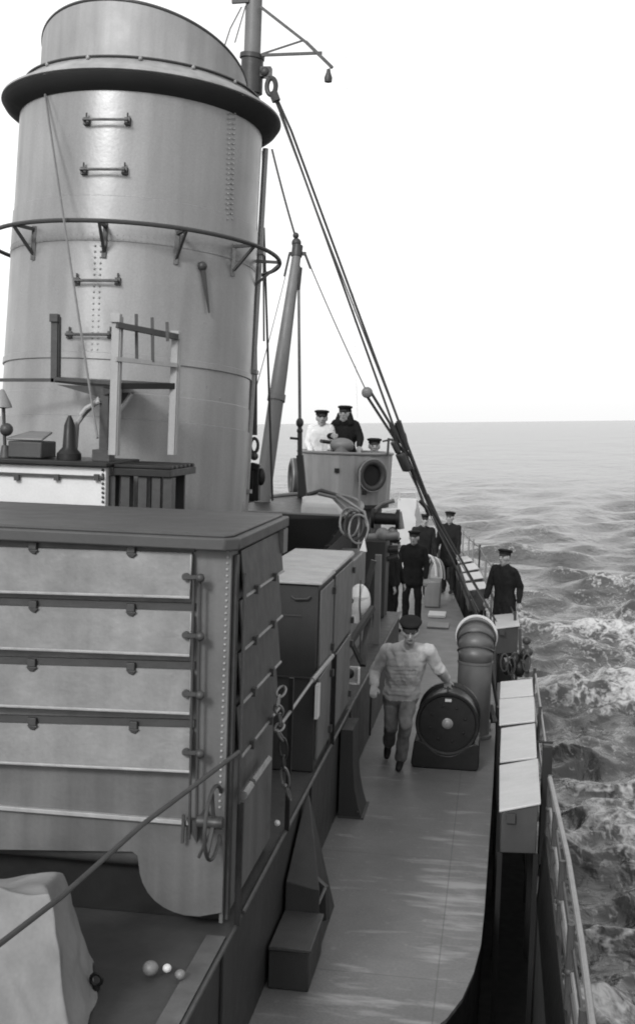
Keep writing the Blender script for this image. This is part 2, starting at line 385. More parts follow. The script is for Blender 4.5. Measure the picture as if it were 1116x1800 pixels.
m = MB()
for u0, u1 in ((341, 333), (352, 345)):
    m.tube([hp(u0, 1012, HY-.08), hp(u1, 1475, HY-.08)], .0085)
m.out('actuating_rod', DSTEEL, h)
m = MB(); m.box(-5.3, hp(330, 1436).x+.07, HY-.035, HY+.0, hp(200, 1436).z-.004, hp(200, 1436).z+.022); m.out('ledge', EDGE, h, bevel=.004)
m = MB()
for v in range(968, 1420, 11):
    q = hp(401-(v-968)*.032, v, HY); m.ball(q+V(0, -.002, 0), .0085, 4)
m.out('rivet_row', EDGE, h)
m = MB(); q = hp(331, 1450, HY-.05)
m.bar(hp(323, 1432, HY-.05), hp(321, 1482, HY-.05), .016); m.prism([hp(328, 1440, HY-.07), hp(349, 1445, HY-.07), hp(346, 1482, HY-.07), hp(336, 1465, HY-.07)], (0, .05, 0)); m.out('lever', DSTEEL, h)
# handwheel edge-on at the corner
hc = at(376, 1446, Y=6.6); m = MB()
ax = Vector((.995, -.02, 0)).normalized(); e1 = Vector((0, 0, 1)); e2 = ax.cross(e1)
m.tube([hc+(e1*math.cos(t)+e2*math.sin(t))*.2 for t in np.linspace(0, 2*math.pi, 28)[:-1]], .011, 8, True)
for t in (0.3, 2.4, 4.5): m.bar(hc, hc+(e1*math.cos(t)+e2*math.sin(t))*.2, .018)
m.cyl(hc-ax*.09, hc+ax*.05, .035, n=10); m.bar(hc+V(0, 0, -.02), at(349, 1508, Y=6.55), .014); m.cyl(hc-ax*.08, hc-ax*.08+V(0, .2, 0), .022, n=8)
m.out('handwheel', DSTEEL, h)
# side flaps and frame
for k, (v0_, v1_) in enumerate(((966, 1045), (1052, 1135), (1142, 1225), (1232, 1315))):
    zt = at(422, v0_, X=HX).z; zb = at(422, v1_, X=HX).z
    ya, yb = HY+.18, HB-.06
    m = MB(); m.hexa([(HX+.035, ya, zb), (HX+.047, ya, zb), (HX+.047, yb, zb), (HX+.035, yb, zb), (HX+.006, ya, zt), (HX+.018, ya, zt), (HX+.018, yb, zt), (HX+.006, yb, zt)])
    fl = m.out('flap', SHADEFLAP, h, bevel=.003)
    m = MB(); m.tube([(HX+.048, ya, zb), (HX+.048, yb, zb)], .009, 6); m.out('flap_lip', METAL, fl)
    for y in (ya+.3, ya+.9): MB().box(HX+.045, HX+.07, y-.03, y+.03, zb-.02, zb+.03).out('hinge', DSTEEL, fl)
m = MB(); m.box(HX+.004, HX+.022, HY+.05, HY+.12, .97, 3.06); m.bar((HX+.05, HY+.15, 1.1), (HX+.05, HY+.15, 2.95), .018); m.out('side_bar', DSTEEL, h)

# ------------------------------------------------------------------ funnel
RAKE = .075
fx = at(235, 400, Y=12.).x-.075
fm = thing('funnel', (fx, 11.8, .9), 'huge round grey ship funnel with flared collar and slanting open top', 'funnel', rot=(-RAKE, .0135, 0))
FW = WM[fm]; FI = FW.inverted()
def flz(u, v, r=1.17):           # hit of a photo ray on the funnel cylinder, in funnel axes
    o_ = FI @ CAM; d = FI.to_3x3() @ ray(u, v)
    A_ = d.x**2+d.y**2; B_ = o_.x*d.x+o_.y*d.y; C_ = o_.x**2+o_.y**2-r*r
    D_ = B_*B_-A_*C_
    t = (-B_-math.sqrt(max(D_, 0)))/A_
    return o_+d*t
rl = ray(27, 240); rr_ = ray(455, 240); l2 = FI.to_3x3() @ rl; r2 = FI.to_3x3() @ rr_
def half(a, b):
    a2 = Vector((a.x, a.y)).normalized(); b2 = Vector((b.x, b.y)).normalized(); return math.acos(max(-1, min(1, a2.dot(b2))))/2
o_ = FI @ CAM; D0 = math.hypot(o_.x, o_.y)
RT_ = D0*math.sin(half(l2, r2)); RB_ = D0*math.sin(half(FI.to_3x3() @ ray(0, 640), FI.to_3x3() @ ray(436, 640)))
ROUT = D0*math.sin(half(FI.to_3x3() @ ray(1, 200), FI.to_3x3() @ ray(494, 200)))
RCAP = D0*math.sin(half(FI.to_3x3() @ ray(70, 110), FI.to_3x3() @ ray(437, 110)))
zr = flz(225, 122, ROUT).z; zj = flz(225, 160, RT_).z
zs = [flz(210, v, RT_).z for v in (345, 425, 622, 690, 735)]
def rad(z): return RB_+(RT_-RB_)*max(0, min(1, (z-2.5)/(zj-2.5)))
prof = [(rad(0)+.02, .1)]
for z, s in ((zs[4], .006), (zs[3], .0), (zs[2]-.06, .016), (zs[2], .004), (zs[1], .008), (zs[0], -.002)):
    prof += [(rad(z)+prof[-1][0]-rad(prof[-1][1]), z-.002), (rad(z)+s, z+.004)]
prof += [(rad(zj), zj+.02)]
m = MB(); m.lathe(prof, n=96)
for (ua, ub, va, vb, n_) in ((405, 400, 200, 385, 22), (413, 408, 200, 385, 22), (168, 162, 432, 625, 20), (178, 172, 432, 625, 20), (386, 380, 700, 860, 16)):
    for i in range(n_):
        t = i/(n_-1); m.ball(flz(ua+(ub-ua)*t, va+(vb-va)*t, rad(4)+.004), .011, 4)
for row, vv in ((0, 414), (1, 422)):
    z = flz(210, vv, RT_).z
    for a in np.arange(-2.9, -.3, .045): m.ball(V((rad(z)+.003)*math.cos(a), (rad(z)+.003)*math.sin(a), z), .009, 3)
m.out('funnel_tube', FUN, fm, local=True, ang=25)
m = MB(); m.lathe([(rad(zj)+.002, zj), (rad(zj)+.07, zj+.03), (ROUT-.03, zr-.045), (ROUT-.008, zr-.012), (ROUT-.016, zr-.004), (ROUT-.05, zr-.02), (rad(zj)+.003, zj+.035)], n=96); m.out('collar_underside', CAPSHADE, fm, local=True, ang=60)
zb_ = flz(225, 106, RCAP+.13).z
m = MB(); m.lathe([(ROUT-.014, zr-.002), (ROUT+.004, zr+.006), (ROUT, zr+.025), (RCAP+.14, zb_), (RCAP+.135, zb_+.03), (RCAP+.11, zb_+.035), (RCAP+.003, zb_+.05)], n=96)
for a in np.arange(-3, 0, .42): m.ball(V((RCAP+.14)*math.cos(a), (RCAP+.14)*math.sin(a), zb_+.02), .022, 5)
m.out('collar', CAPM, fm, local=True, ang=60)
m = MB(); m.tube([V((RCAP+.142)*math.cos(a), (RCAP+.142)*math.sin(a), zb_+.03) for a in np.linspace(0, 2*math.pi, 97)[:-1]], .012, 6, True); m.out('collar_bead', DSTEEL, fm, local=True)
zl = flz(72, 100, RCAP).z; zn = flz(280, 4, RCAP).z
slp = (zn-zl)/RCAP
def lipz(x, y, z): return 0 if z < zl-.01 else -slp*y-.07*x
m = MB(); m.lathe([(RCAP, zb_-.1), (RCAP-.004, zl), (RCAP-.03, zl+.004), (RCAP-.03, zb_-.1)], n=96, zf=lipz); m.out('cap', CAPM, fm, local=True)
m = MB(); m.tube([V((RCAP-.012)*math.cos(a), (RCAP-.012)*math.sin(a), zl+lipz(RCAP*math.cos(a), RCAP*math.sin(a), zl)) for a in np.linspace(0, 2*math.pi, 97)[:-1]], .018, 8, True); m.out('cap_lip', DSTEEL, fm, local=True)
# railing hoop
RH = D0*math.sin(2*half(FI.to_3x3() @ ray(228, 460), FI.to_3x3() @ ray(485, 460)))*.99
zh = flz(178, 388, RH).z
m = MB(); m.tube([V(RH*math.cos(a), RH*math.sin(a), zh) for a in np.linspace(0, 2*math.pi, 90)[:-1]], .021, 8, True); m.out('hoop_rail', DSTEEL, fm, local=True)
def ang_of(u, v, r): q = flz(u, v, r); return math.atan2(q.y, q.x)
for i, (u, v) in enumerate(((25, 402), (175, 388), (328, 402), (446, 440))):
    a = ang_of(u, v, RH); e = V(math.cos(a), math.sin(a), 0); r0 = rad(zh)+.005
    m = MB(); m.bar(e*r0+V(0, 0, zh), e*RH+V(0, 0, zh), .028); m.bar(e*r0+V(0, 0, zh-.24), e*RH+V(0, 0, zh-.015), .024); m.bar(e*(r0+.01)+V(0, 0, zh-.28), e*(r0+.01)+V(0, 0, zh+.03), .04, .02)
    m.out('bracket', DSTEEL, fm, local=True)
for a in (.15, .9, 1.7, 2.5):
    e = V(math.cos(a), math.sin(a), 0); r0 = rad(zh)+.005
    m = MB(); m.bar(e*r0+V(0, 0, zh), e*RH+V(0, 0, zh), .028); m.bar(e*r0+V(0, 0, zh-.24), e*RH+V(0, 0, zh-.015), .024); m.out('bracket', DSTEEL, fm, local=True)
for (u, v) in ((190, 215), (185, 302), (173, 496), (160, 590)):
    m = MB(); w = 36; off = 1.075
    L_ = flz(u-w, v, rad(5)); R_ = flz(u+w, v, rad(5)); Lo = V(L_.x*off, L_.y*off, L_.z); Ro = V(R_.x*off, R_.y*off, R_.z)
    m.tube([L_, Lo, Ro, R_], .013, 6)
    for q in (L_, R_): m.box(q.x-.025, q.x+.025, q.y-.04, q.y+.01, q.z-.03, q.z+.035); m.cyl(q+V(0, -.03, 0), q+V(0, -.03, .075), .009, n=6)
    m.out('climbing_rung', DSTEEL, fm, local=True)
q = flz(356, 468, rad(5)+.03); q2 = flz(368, 550, rad(5)+.04); m = MB(); m.ball(q, .045, 6); m.tube([q, lerp(q, q2, .3), q2], [.028, .022, .008], 8); m.out('hanging_hook', DSTEEL, fm, local=True)
# pipe up the starboard side
a = ang_of(447, 600, rad(4)*.998); m = MB()
e = V(math.cos(a+.12), math.sin(a+.12), 0)*(RT_+.05); m.tube([e+V(0, 0, 1.4), e+V(0, 0, zj-.05)], .03, 10)
for z in (2.2, 3.4, 4.6): m.box(e.x-.05, e.x+.05, e.y-.05, e.y+.05, z, z+.04)
m.out('steam_pipe', FUN, fm, local=True)
# wire from collar down to the platform
a_ = FW @ flz(80, 166, RT_+.03); b_ = at(172, 770, Y=9.7)
solo(MB().tube(sag(a_, b_, .02), .011, 6), 'stay_wire', WIRE, b_, 'thin dark wire slanting across the front of the funnel down to the platform', 'wire', 'rigging wires')

# ------------------------------------------------------------------ mast and its gear
my = 17.
mb_, mt = at(419, 741, Y=my), at(449, -60, Y=my)
ms = thing('mast', (mb_.x, my, .9), 'thick grey mast rising behind the funnel beside its collar', 'mast')
m = MB(); m.tube([(mb_.x, my, .9), at(442, 135, Y=my), at(449, -60, Y=my), mt+V(0.05, 0, 3)], [.15, .115, .11, .07], 20); m.out('mast_pole', SPAR, ms)
m = MB(); q = at(443, 130, Y=my); m.cyl(at(442, 165, Y=my), at(444, 100, Y=my), .15, n=20); m.cyl(at(443, 104, Y=my), at(444, 96, Y=my), .17, n=20); m.box(q.x+.1, q.x+.27, my-.08, my+.06, q.z-.05, q.z+.08); m.ball(at(466, 127, Y=my-.05), .07, 8); m.out('mast_band', DSTEEL, ms)
q = at(477, 152, Y=my-.05); m = MB(); m.tube([q+V(.055*math.cos(t)*1.1, 0, .11*math.sin(t)) for t in np.linspace(0, 2*math.pi, 19)[:-1]], .035, 8, True); m.bar(at(466, 132, Y=my-.05), at(473, 142, Y=my-.05), .05); m.tube([at(480, 162, Y=my-.05), at(486, 178, Y=my-.05)], .06); m.out('shackle', DSTEEL, ms)
arm = thing('lamp_bracket', at(462, 94, Y=my), 'triangular bracket of thin bars jutting right from the mast top with a small lamp', 'bracket')
m = MB(); m.bar(at(458, 12, Y=my-.1), at(540, 76, Y=my-.1), .035); m.bar(at(538, 74, Y=my-.1), at(584, 119, Y=my-.1), .06, .04); m.out('diagonal_arm', DSTEEL, arm)
m = MB(); m.bar(at(460, 97, Y=my-.1), at(566, 93, Y=my-.1), .035); m.bar(at(460, 95, Y=my-.1), at(533, 71, Y=my-.1), .022); m.out('strut', DSTEEL, arm)
m = MB(); q = at(577, 134, Y=my-.1); m.lathe([(0, .1), (.025, .09), (.03, .05), (.055, -.02), (.05, -.075), (0, -.09)], q, 16); m.tube([at(583, 118, Y=my-.1), q+V(0, 0, .09)], .006, 6); m.out('lamp', DSTEEL, arm)
solo(MB().bar(at(408, 3, Y=my-.1), at(438, 1, Y=my-.1), .05, .05).tube([at(425, 12, Y=my-.12), at(405, 50, Y=my-.12), at(392, 90, Y=my)], .009, 6).tube([at(432, 10, Y=my-.1), at(413, 75, Y=my-.1)], .009, 6), 'cross_tree', DSTEEL, at(425, 3, Y=my), 'short dark crosspiece with two thin lines left of the mast top', 'crosspiece')
# derrick boom
db, dt = at(459, 890, Y=16.6), at(523, 438, Y=17.6)
dk_ = thing('derrick_boom', db, 'tall tapering boom leaning up beside the funnel with a block at its head', 'boom')
m = MB(); m.tube([db, lerp(db, dt, .5), dt], [.112, .105, .062], 16); m.cyl(lerp(db, dt, .40), lerp(db, dt, .425), .125, n=16); m.out('spar', SPAR, dk_)
m = MB(); m.cyl(lerp(db, dt, .97), dt+V(0, 0, .05), .078, n=14); m.ball(at(521, 427, Y=17.6), .07, 8); m.ball(at(520, 414, Y=17.6), .045, 8); m.bar(at(508, 446, Y=17.6), at(538, 446, Y=17.6), .05); m.bar(at(509, 446, Y=17.6), at(500, 486, Y=17.6), .03); m.bar(at(536, 446, Y=17.6), at(546, 472, Y=17.6), .035); m.out('head_fitting', DSTEEL, dk_)
m = MB(); m.tube([at(528, 470, Y=17.5), at(524, 510, Y=17.5)], .03); m.ball(at(525, 480, Y=17.5), .055, 8, (.8, .5, 2)); m.out('block', DSTEEL, dk_)

def wire(a, b, r, label, mt_=WIRE, name='stay_wire', s=.03, cat='wire', grp='rigging wires', extra=None):
    m = MB().tube(sag(a, b, s), r, 6)
    if extra: extra(m)
    return solo(m, name, mt_, b, label, cat, grp)
wire(at(478, 262, Y=17.1), at(519, 415, Y=17.6), .017, 'dark wire running from under the collar down to the boom head')
wire(at(540, 455, Y=17.6), at(643, 686, Y=18.2), .010, 'hair-thin stay from the boom head slanting right to a round block')
wire(at(503, 480, Y=17.6), at(448, 690, Y=16), .007, 'hair-thin stay from the boom head slanting left towards the funnel')
wire(at(525, 510, Y=17.4), at(527, 735, Y=17.6), .024, 'pale upright rope hanging beside the boom down to the tackle by the gun platform', METAL, 'hanging_rope', .0, 'rope')
# ropes along the right side of the funnel
wire(at(462, 265, Y=13.6), at(464, 600, Y=13.6), .012, 'upright thin rope close beside the funnel, right one of the pair', WIRE, 'hanging_rope', 0, 'rope')
wire(at(464, 400, Y=13.8), at(479, 880, Y=14), .014, 'dark rope bending outwards from the funnel behind the boom foot', ROPE, 'hanging_rope', 0, 'rope')
hk = thing('hook_tackle', at(447, 870, Y=13.), 'dark rope with iron hook and lashed block hanging beside the right edge of the funnel', 'tackle')
m = MB(); m.tube([at(452, 260, Y=13.), at(450, 470, Y=13.), at(448, 765, Y=13.)], [.013, .016, .027], 8); m.out('rope', ROPE, hk)
q = at(447, 783, Y=13.); m = MB(); m.tube([q+V(.045*math.cos(t)*.9, 0, .075*math.sin(t)) for t in np.linspace(0, 2*math.pi, 17)[:-1]], .018, 6, True); m.ball(at(447, 802, Y=13), .045, 6); m.out('iron_eye', DSTEEL, hk)
m = MB()
for (u, v) in ((443, 820), (452, 822)):
    m.box(at(u-5, v, Y=13).x, at(u+5, v, Y=13).x, 12.95, 13.08, at(u, 880, Y=13).z, at(u, v, Y=13).z)
m.bar(at(441, 818, Y=12.97), at(456, 822, Y=12.97), .07); m.ball(at(459, 838, Y=13), .06, 6, (.8, .8, 1.6)); m.out('block', BLACK, hk, bevel=.01)
solo(MB().box(at(427, 0, Y=12.6).x, at(433, 0, Y=12.6).x+.02, 12.6, 12.7, at(430, 885, Y=12.6).z, at(430, 850, Y=12.6).z).cyl(at(430, 885, Y=12.65)+V(0, 0, -1), at(430, 882, Y=12.65), .03), 'bollard', BLACK, at(430, 885, Y=12.6)+V(0, 0, -1), 'small black post at the right foot of the funnel', 'post', bevel=.01)

# shrouds with tackles
def S_(u, v, t): return at(u, v, Y=16.9+2.6*t)
sa = thing('mast_shroud', S_(838, 1085, 1), 'left one of two thick wire shrouds falling from the mast top to the ship side', 'shroud', 'mast shrouds')
m = MB(); m.tube([S_(478, 160, 0), S_(500, 215, .06), S_(690, 745, .62), S_(745, 870, .78), S_(838, 1085, 1)], .017, 8); m.out('wire_rope', ROPE, sa)
m = MB(); m.tube([S_(687, 745, .62), S_(700, 788, .68)], .035, 8); m.out('lashing', DSTEEL, sa); m = MB(); m.tube([S_(738, 880, .8), S_(760, 905, .84)], .035, 8); m.out('lashing', DSTEEL, sa); m = MB(); m.tube([S_(826, 1055, .97), S_(842, 1094, 1)], .03, 8); m.out('lashing', DSTEEL, sa)
sb = thing('mast_shroud', S_(858, 1090, 1)+V(.12, .1, 0), 'right one of two thick wire shrouds falling from the mast top to the ship side', 'shroud', 'mast shrouds')
m = MB(); m.tube([S_(483, 165, 0.02), S_(512, 230, .07), S_(702, 745, .62), S_(757, 890, .8), S_(870, 1090, 1)], .018, 8); m.out('wire_rope', ROPE, sb)
m = MB(); m.tube([S_(700, 740, .62), S_(716, 790, .68)], .04, 8); m.out('lashing', DSTEEL, sb); m = MB(); m.tube([S_(750, 870, .78), S_(775, 925, .86)], .03, 8); m.out('lashing', DSTEEL, sb)
for k, (pa, pb) in enumerate((((492, 200), (712, 770)), ((760, 905), (890, 1120)), ((700, 790), (842, 1075)))):
    wire(S_(*pa, (pa[1]-160)/930), S_(*pb, (pb[1]-160)/930), .008 if k else .012, ('thin extra wire laid between the two mast shrouds', 'thin lanyard from the lower shroud down towards the small locker', 'thin lanyard beside the lower left shroud by the drum of rings')[k])
tk = thing('stay_tackle', at(645, 690, Y=18.2), 'round block with two ropes running down right to the shrouds beside the gun platform', 'tackle')
m = MB(); m.ball(at(645, 690, Y=18.2), .082, 10, (1, .6, 1)); m.out('block', SPAR, tk)
m = MB(); m.tube([at(642, 692, Y=18.2), at(712, 800, Y=18.8), at(752, 905, Y=19.2)], .021, 8); m.tube([at(652, 690, Y=18.2), at(722, 805, Y=18.8), at(768, 920, Y=19.3)], .021, 8); m.out('tackle_rope', ROPE, tk)
m = MB(); m.bar(at(690, 776, Y=18.55), at(700, 796, Y=18.6), .1, .07); m.out('lower_block', DSTEEL, tk, bevel=.02); m = MB(); m.bar(at(702, 796, Y=18.6), at(716, 828, Y=18.7), .17, .1); m.out('lower_block', DSTEEL, tk, bevel=.035)
m = MB(); A = [at(u, v, Y=18.7) for u, v in ((693, 742), (704, 748), (713, 764), (716, 778), (708, 784), (698, 776), (694, 760))]; m.prism(A, (0, .12, 0)); solo(m, 'cloth_roll', NAVY, A[4], 'dark rolled cloth lashed to the shroud above the gun platform', 'cloth', bevel=.02)
wire(at(604, -20, Y=26), at(628, 735, Y=26), .009, 'faint pale upright aerial wire alone in the white sky', PALEW, 'aerial_wire', 0)
A = [at(u, v, Y=19.4) for u, v in ((733, 882), (728, 905), (735, 926), (742, 915))]; solo(MB().prism(A, (0, .05, 0)), 'signal_cloth', WHITE, A[2], 'small white cloth hanging under the shrouds right of the light bin', 'cloth')

# ------------------------------------------------------------------ low white house and platform before the funnel
wt = at(100, 812, Y=9.7); w = thing('white_cabin', V(-4, 9.9, .9), 'low white painted cabin at far left behind the dark roof', 'cabin')
xr = at(186, 860, Y=9.7).x
m = MB(); m.box(-5.4, xr, 9.7, 10.5, .9, wt.z-.03); m.out('wall', WHITE, w, bevel=.01)
m = MB(); m.box(-5.45, xr+.03, 9.64, 10.55, wt.z-.026, wt.z+.015); m.out('roof', BLACK, w, bevel=.008)
m = MB(); m.box(-5.4, xr-.01, 9.67, 9.697, at(100, 836, Y=9.68).z-.01, at(100, 836, Y=9.68).z+.01)
for u in (30, 100, 170): q = at(u, 838, Y=9.67); m.box(q.x-.02, q.x+.02, 9.66, 9.69, q.z-.03, q.z+.02)
m.out('moulding', DSTEEL, w)
m = MB()
for i in range(8): q = at(181, 826+i*8, Y=9.69); m.ball(q, .012, 4)
m.out('rivet_row', DGREY, w)
zt = wt.z+.016
tr = thing('grating_stand', V(xr+.3, 10, .9), 'dark slatted stand on thick legs in front of the funnel foot', 'stand')
m = MB(); A = [at(188, 822, Y=9.75), at(300, 826, Y=9.75)]
zt2 = A[0].z
m.box(xr+.04, A[1].x, 9.75, 10.6, zt2-.06, zt2)
for y in np.arange(9.78, 10.6, .14): m.box(xr+.04, A[1].x, y, y+.07, zt2+.004, zt2+.03)
m.out('grating', BLACK, tr, bevel=.005)
for u in (197, 222, 252, 276, 296): 
    q = at(u, 850, Y=9.8); m = MB(); m.box(q.x-.035, q.x+.035, 9.78, 9.9, .9, zt2-.065); m.out('leg', DSTEEL, tr)
m = MB(); m.box(xr+.06, A[1].x-.05, 10.4, 10.44, .9, zt2-.066); m.out('back_plate', CASE, tr)

pf = thing('lookout_platform', at(205, 800, Y=9.9), 'small railed platform of grey angle bars before the funnel', 'platform')
A0, B0, C0, D0_ = at(95, 672, Y=10.5), at(200, 684, Y=9.8), at(312, 684, Y=10.2), at(196, 670, Y=10.9)
zf = (A0.z+B0.z)/2
fl_ = [V(A0.x, A0.y, A0.z), V(B0.x, B0.y, B0.z), V(C0.x, C0.y, C0.z), V(D0_.x+.1, D0_.y, C0.z)]
m = MB(); m.prism(fl_, (0, 0, .05)); m.out('floor', BLACK, pf, bevel=.005)
for (p0, ut, vt, ub, vb, Y_, mm, wd) in ((0, 97, 556, 96, 672, 10.5, DSTEEL, .06), (1, 205, 556, 198, 800, 9.8, PLAT, .065), (2, 309, 586, 301, 800, 10.2, PLAT, .06)):
    a, b_ = at(ut, vt, Y=Y_), at(ub, vb, Y=Y_); m = MB(); m.bar(a, b_, wd, .03); m.bar(a+V(wd/2, .03, 0), b_+V(wd/2, .03, 0), .02, wd); m.bar(a+V(0, 0, .02), a-V(0, 0, .05), wd*1.25, .07); m.out('post', mm, pf, bevel=.004)
m = MB(); m.bar(at(205, 571, Y=9.78), at(311, 592, Y=10.18), .06, .045); m.out('rail', DGREY, pf)
m = MB(); m.bar(at(204, 631, Y=9.78), at(310, 642, Y=10.18), .05, .035); m.out('rail', PLAT, pf)
m = MB(); m.bar(at(100, 666, Y=10.45), at(196, 673, Y=9.8), .03, .03); m.bar(at(-30, 668, Y=10.5), at(96, 668, Y=10.5), .03, .03); m.out('rail', DSTEEL, pf)
for u, v0_, v1_ in ((240, 552, 632), (268, 558, 636), (294, 566, 600)):
    m = MB(); m.bar(at(u, v0_, Y=10), at(u+1, v1_, Y=10), .022, .022); m.out('stanchion', DSTEEL, pf)
m = MB(); m.prism([at(100, 676, Y=10.3), at(175, 698, Y=9.95), at(196, 690, Y=9.85), at(196, 680, Y=9.85)], (0, .1, .0)); m.prism([at(205, 690, Y=9.95), at(233, 690, Y=10.1), at(214, 712, Y=10)], (0, .06, 0)); m.out('bracket_plate', DGREY, pf)
m = MB(); m.tube([at(176, 700, Y=9.95), at(148, 728, Y=9.95), at(136, 745, Y=9.95), at(133, 790, Y=9.95)], .022); m.tube([at(176, 705, Y=9.9), at(152, 718, Y=9.9), at(143, 730, Y=9.9)], .02); m.tube([at(232, 692, Y=10), at(206, 730, Y=9.95)], .02); m.out('strut', PLAT, pf)
m = MB(); m.bar(at(186, 684, Y=9.95), at(184, 792, Y=9.95), .07); m.box(at(166, 790, Y=9.9).x, at(196, 790, Y=9.9).x, 9.85, 10.0, zt, zt+.09); m.out('column', DSTEEL, pf)
# gear on the cabin roof
q = at(122, 806, Y=9.85); solo(MB().lathe([(.1, 0), (.1, .05), (.055, .1), (.045, .28), (.03, .32), (.012, .36), (0, .36)], V(q.x, q.y, zt), 16), 'bell_stand', BLACK, V(q.x, q.y, zt), 'black cone-shaped fitting standing on the white cabin roof', 'fitting')
q = at(52, 800, Y=9.85)
bx = thing('gear_chest', V(q.x, q.y, zt), 'dark chest with pale lid lying on the white cabin roof', 'chest')
m = MB(); m.box(q.x-.15, q.x+.14, 9.76, 10.1, zt+.003, zt+.14); m.out('body', DGREY, bx, bevel=.012)
m = MB(); m.hexa([(q.x-.16, 9.75, zt+.145), (q.x+.15, 9.75, zt+.145), (q.x+.1, 10.12, zt+.2), (q.x-.1, 10.12, zt+.2), (q.x-.16, 9.75, zt+.165), (q.x+.15, 9.75, zt+.165), (q.x+.1, 10.12, zt+.22), (q.x-.1, 10.12, zt+.22)]); m.out('lid', LIGHT, bx, bevel=.01)
q = at(10, 800, Y=9.8); lp = thing('signal_lamp', V(q.x, q.y, zt), 'dark lantern on a thin post at the left picture edge before the funnel', 'lamp')
m = MB(); m.cyl(V(q.x, q.y, zt), at(6, 690, Y=9.8), .014); m.cyl(V(q.x, q.y, zt), V(q.x, q.y, zt+.1), .05, .03); m.out('post', DSTEEL, lp)
m = MB(); m.lathe([(0, .1), (.02, .09), (.075, -.02), (.085, -.05), (.03, -.06), (0, -.06)], at(4, 705, Y=9.8), 16); m.out('shade', METAL, lp)
m = MB(); m.ball(at(12, 755, Y=9.8), .055, 8); m.out('clamp', DSTEEL, lp)

# ------------------------------------------------------------------ cupboards on the casing
def cupboard(y0, y1, xl, z1, label, knobs=True):
    t = thing('cupboard', V(-1.7, (y0+y1)/2, CZ), label, 'cupboard', 'dark cupboards on the casing')
    m = MB(); m.box(xl, CX-.01, y0, y1, CZ+.004, z1); m.out('body', CASE, t, bevel=.012)  # body colour darkened for the house's shade on its front; side doors lighter
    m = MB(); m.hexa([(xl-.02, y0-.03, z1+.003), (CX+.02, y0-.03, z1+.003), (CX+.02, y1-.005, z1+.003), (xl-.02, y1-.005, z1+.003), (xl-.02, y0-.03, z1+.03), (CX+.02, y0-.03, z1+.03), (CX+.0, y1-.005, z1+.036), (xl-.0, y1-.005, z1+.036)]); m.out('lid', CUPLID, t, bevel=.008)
    hgt = z1-CZ
    for k, (za, zb) in enumerate(((.06, .5), (.53, .97))):
        m = MB(); m.box(CX-.008, CX+.012, y0+.05, y1-.06, CZ+hgt*za, CZ+hgt*zb); d = m.out('door', HOUSE, t, bevel=.005)
        for z in (za+.06, zb-.06): MB().box(CX+.013, CX+.04, y1-.14, y1-.07, CZ+hgt*z-.03, CZ+hgt*z+.03).out('hinge', DSTEEL, d)
    return t
zc1 = at(567, 1020, Y=10.1).z
cb = cupboard(10.1, 10.98, -2.05, zc1-.045, 'nearer dark steel cupboard with pale top on the casing behind the slatted house')
m = MB()
for a, b_ in (((505, 1052), (545, 1052)),): 
    m.tube([at(512, 1048, Y=10.08), at(518, 1053, Y=10.07), at(540, 1053, Y=10.07), at(546, 1048, Y=10.08)], .008, 6)
m.box(-1.95, -1.55, 10.092, 10.098, at(540, 1083, Y=10.1).z-.006, at(540, 1083, Y=10.1).z+.006)
m.box(-2.04, CX-.02, 10.088, 10.098, at(540, 1190, Y=10.1).z-.012, at(540, 1190, Y=10.1).z+.0)
m.out('handle', DSTEEL, cb)
q = at(557, 1230, X=CX+.004); m = MB(); m.box(CX+.0, CX+.026, q.y-.1, q.y+.03, q.z-.14, q.z+.14); m.out('notice_plate', WHITE, cb)
cupboard(11.0, 12.45, -2.0, zc1-.035, 'farther dark steel cupboard with pale top adjoining the nearer one')
q = at(634, 1062, Y=14.6); r_ = at(655, 1062, Y=14.6).x-q.x
wf = thing('white_float', q-V(0, 0, .3), 'rounded white float hanging beyond the cupboards beside the walkway', 'float')
m = MB(); m.ball(q+V(-.02, 0, .03), .17, 12, (.8, .7, 1.25)); m.tube([q+V(-.02, 0, .1), q+V(-.03, 0, -.22)], [.13, .07], 14); m.out('body', WHITE, wf)
m = MB(); m.tube([q+V(0, -.12, .3), q+V(.0, -.13, 0), q+V(.02, -.1, -.25), q+V(.02, -.1, -.6)], .009, 6); m.ball(q+V(-.1, -.1, .05), .03, 6); m.out('rope', ROPE, wf)
q = at(622, 1186, Y=12.9); pb_ = thing('white_box', q-V(0, 0, .08), 'small white open box fixed low beside the cupboards, left of the walking man', 'box')
m = MB(); m.box(q.x-.06, q.x+.06, q.y, q.y+.03, q.z-.085, q.z+.085); m.box(q.x+.045, q.x+.065, q.y-.1, q.y, q.z-.085, q.z+.085); m.box(q.x-.06, q.x+.044, q.y-.1, q.y, q.z-.085, q.z-.07); m.out('case', WHITE, pb_, bevel=.006)
m = MB(); m.ball(q+V(-.045, -.05, .02), .055, 8); m.out('fitting', BLACK, pb_)
m = MB(); m.box(q.x-.3, q.x-.06, q.y+.002, q.y+.028, q.z-.02, q.z+.02); m.out('bracket', DSTEEL, pb_)

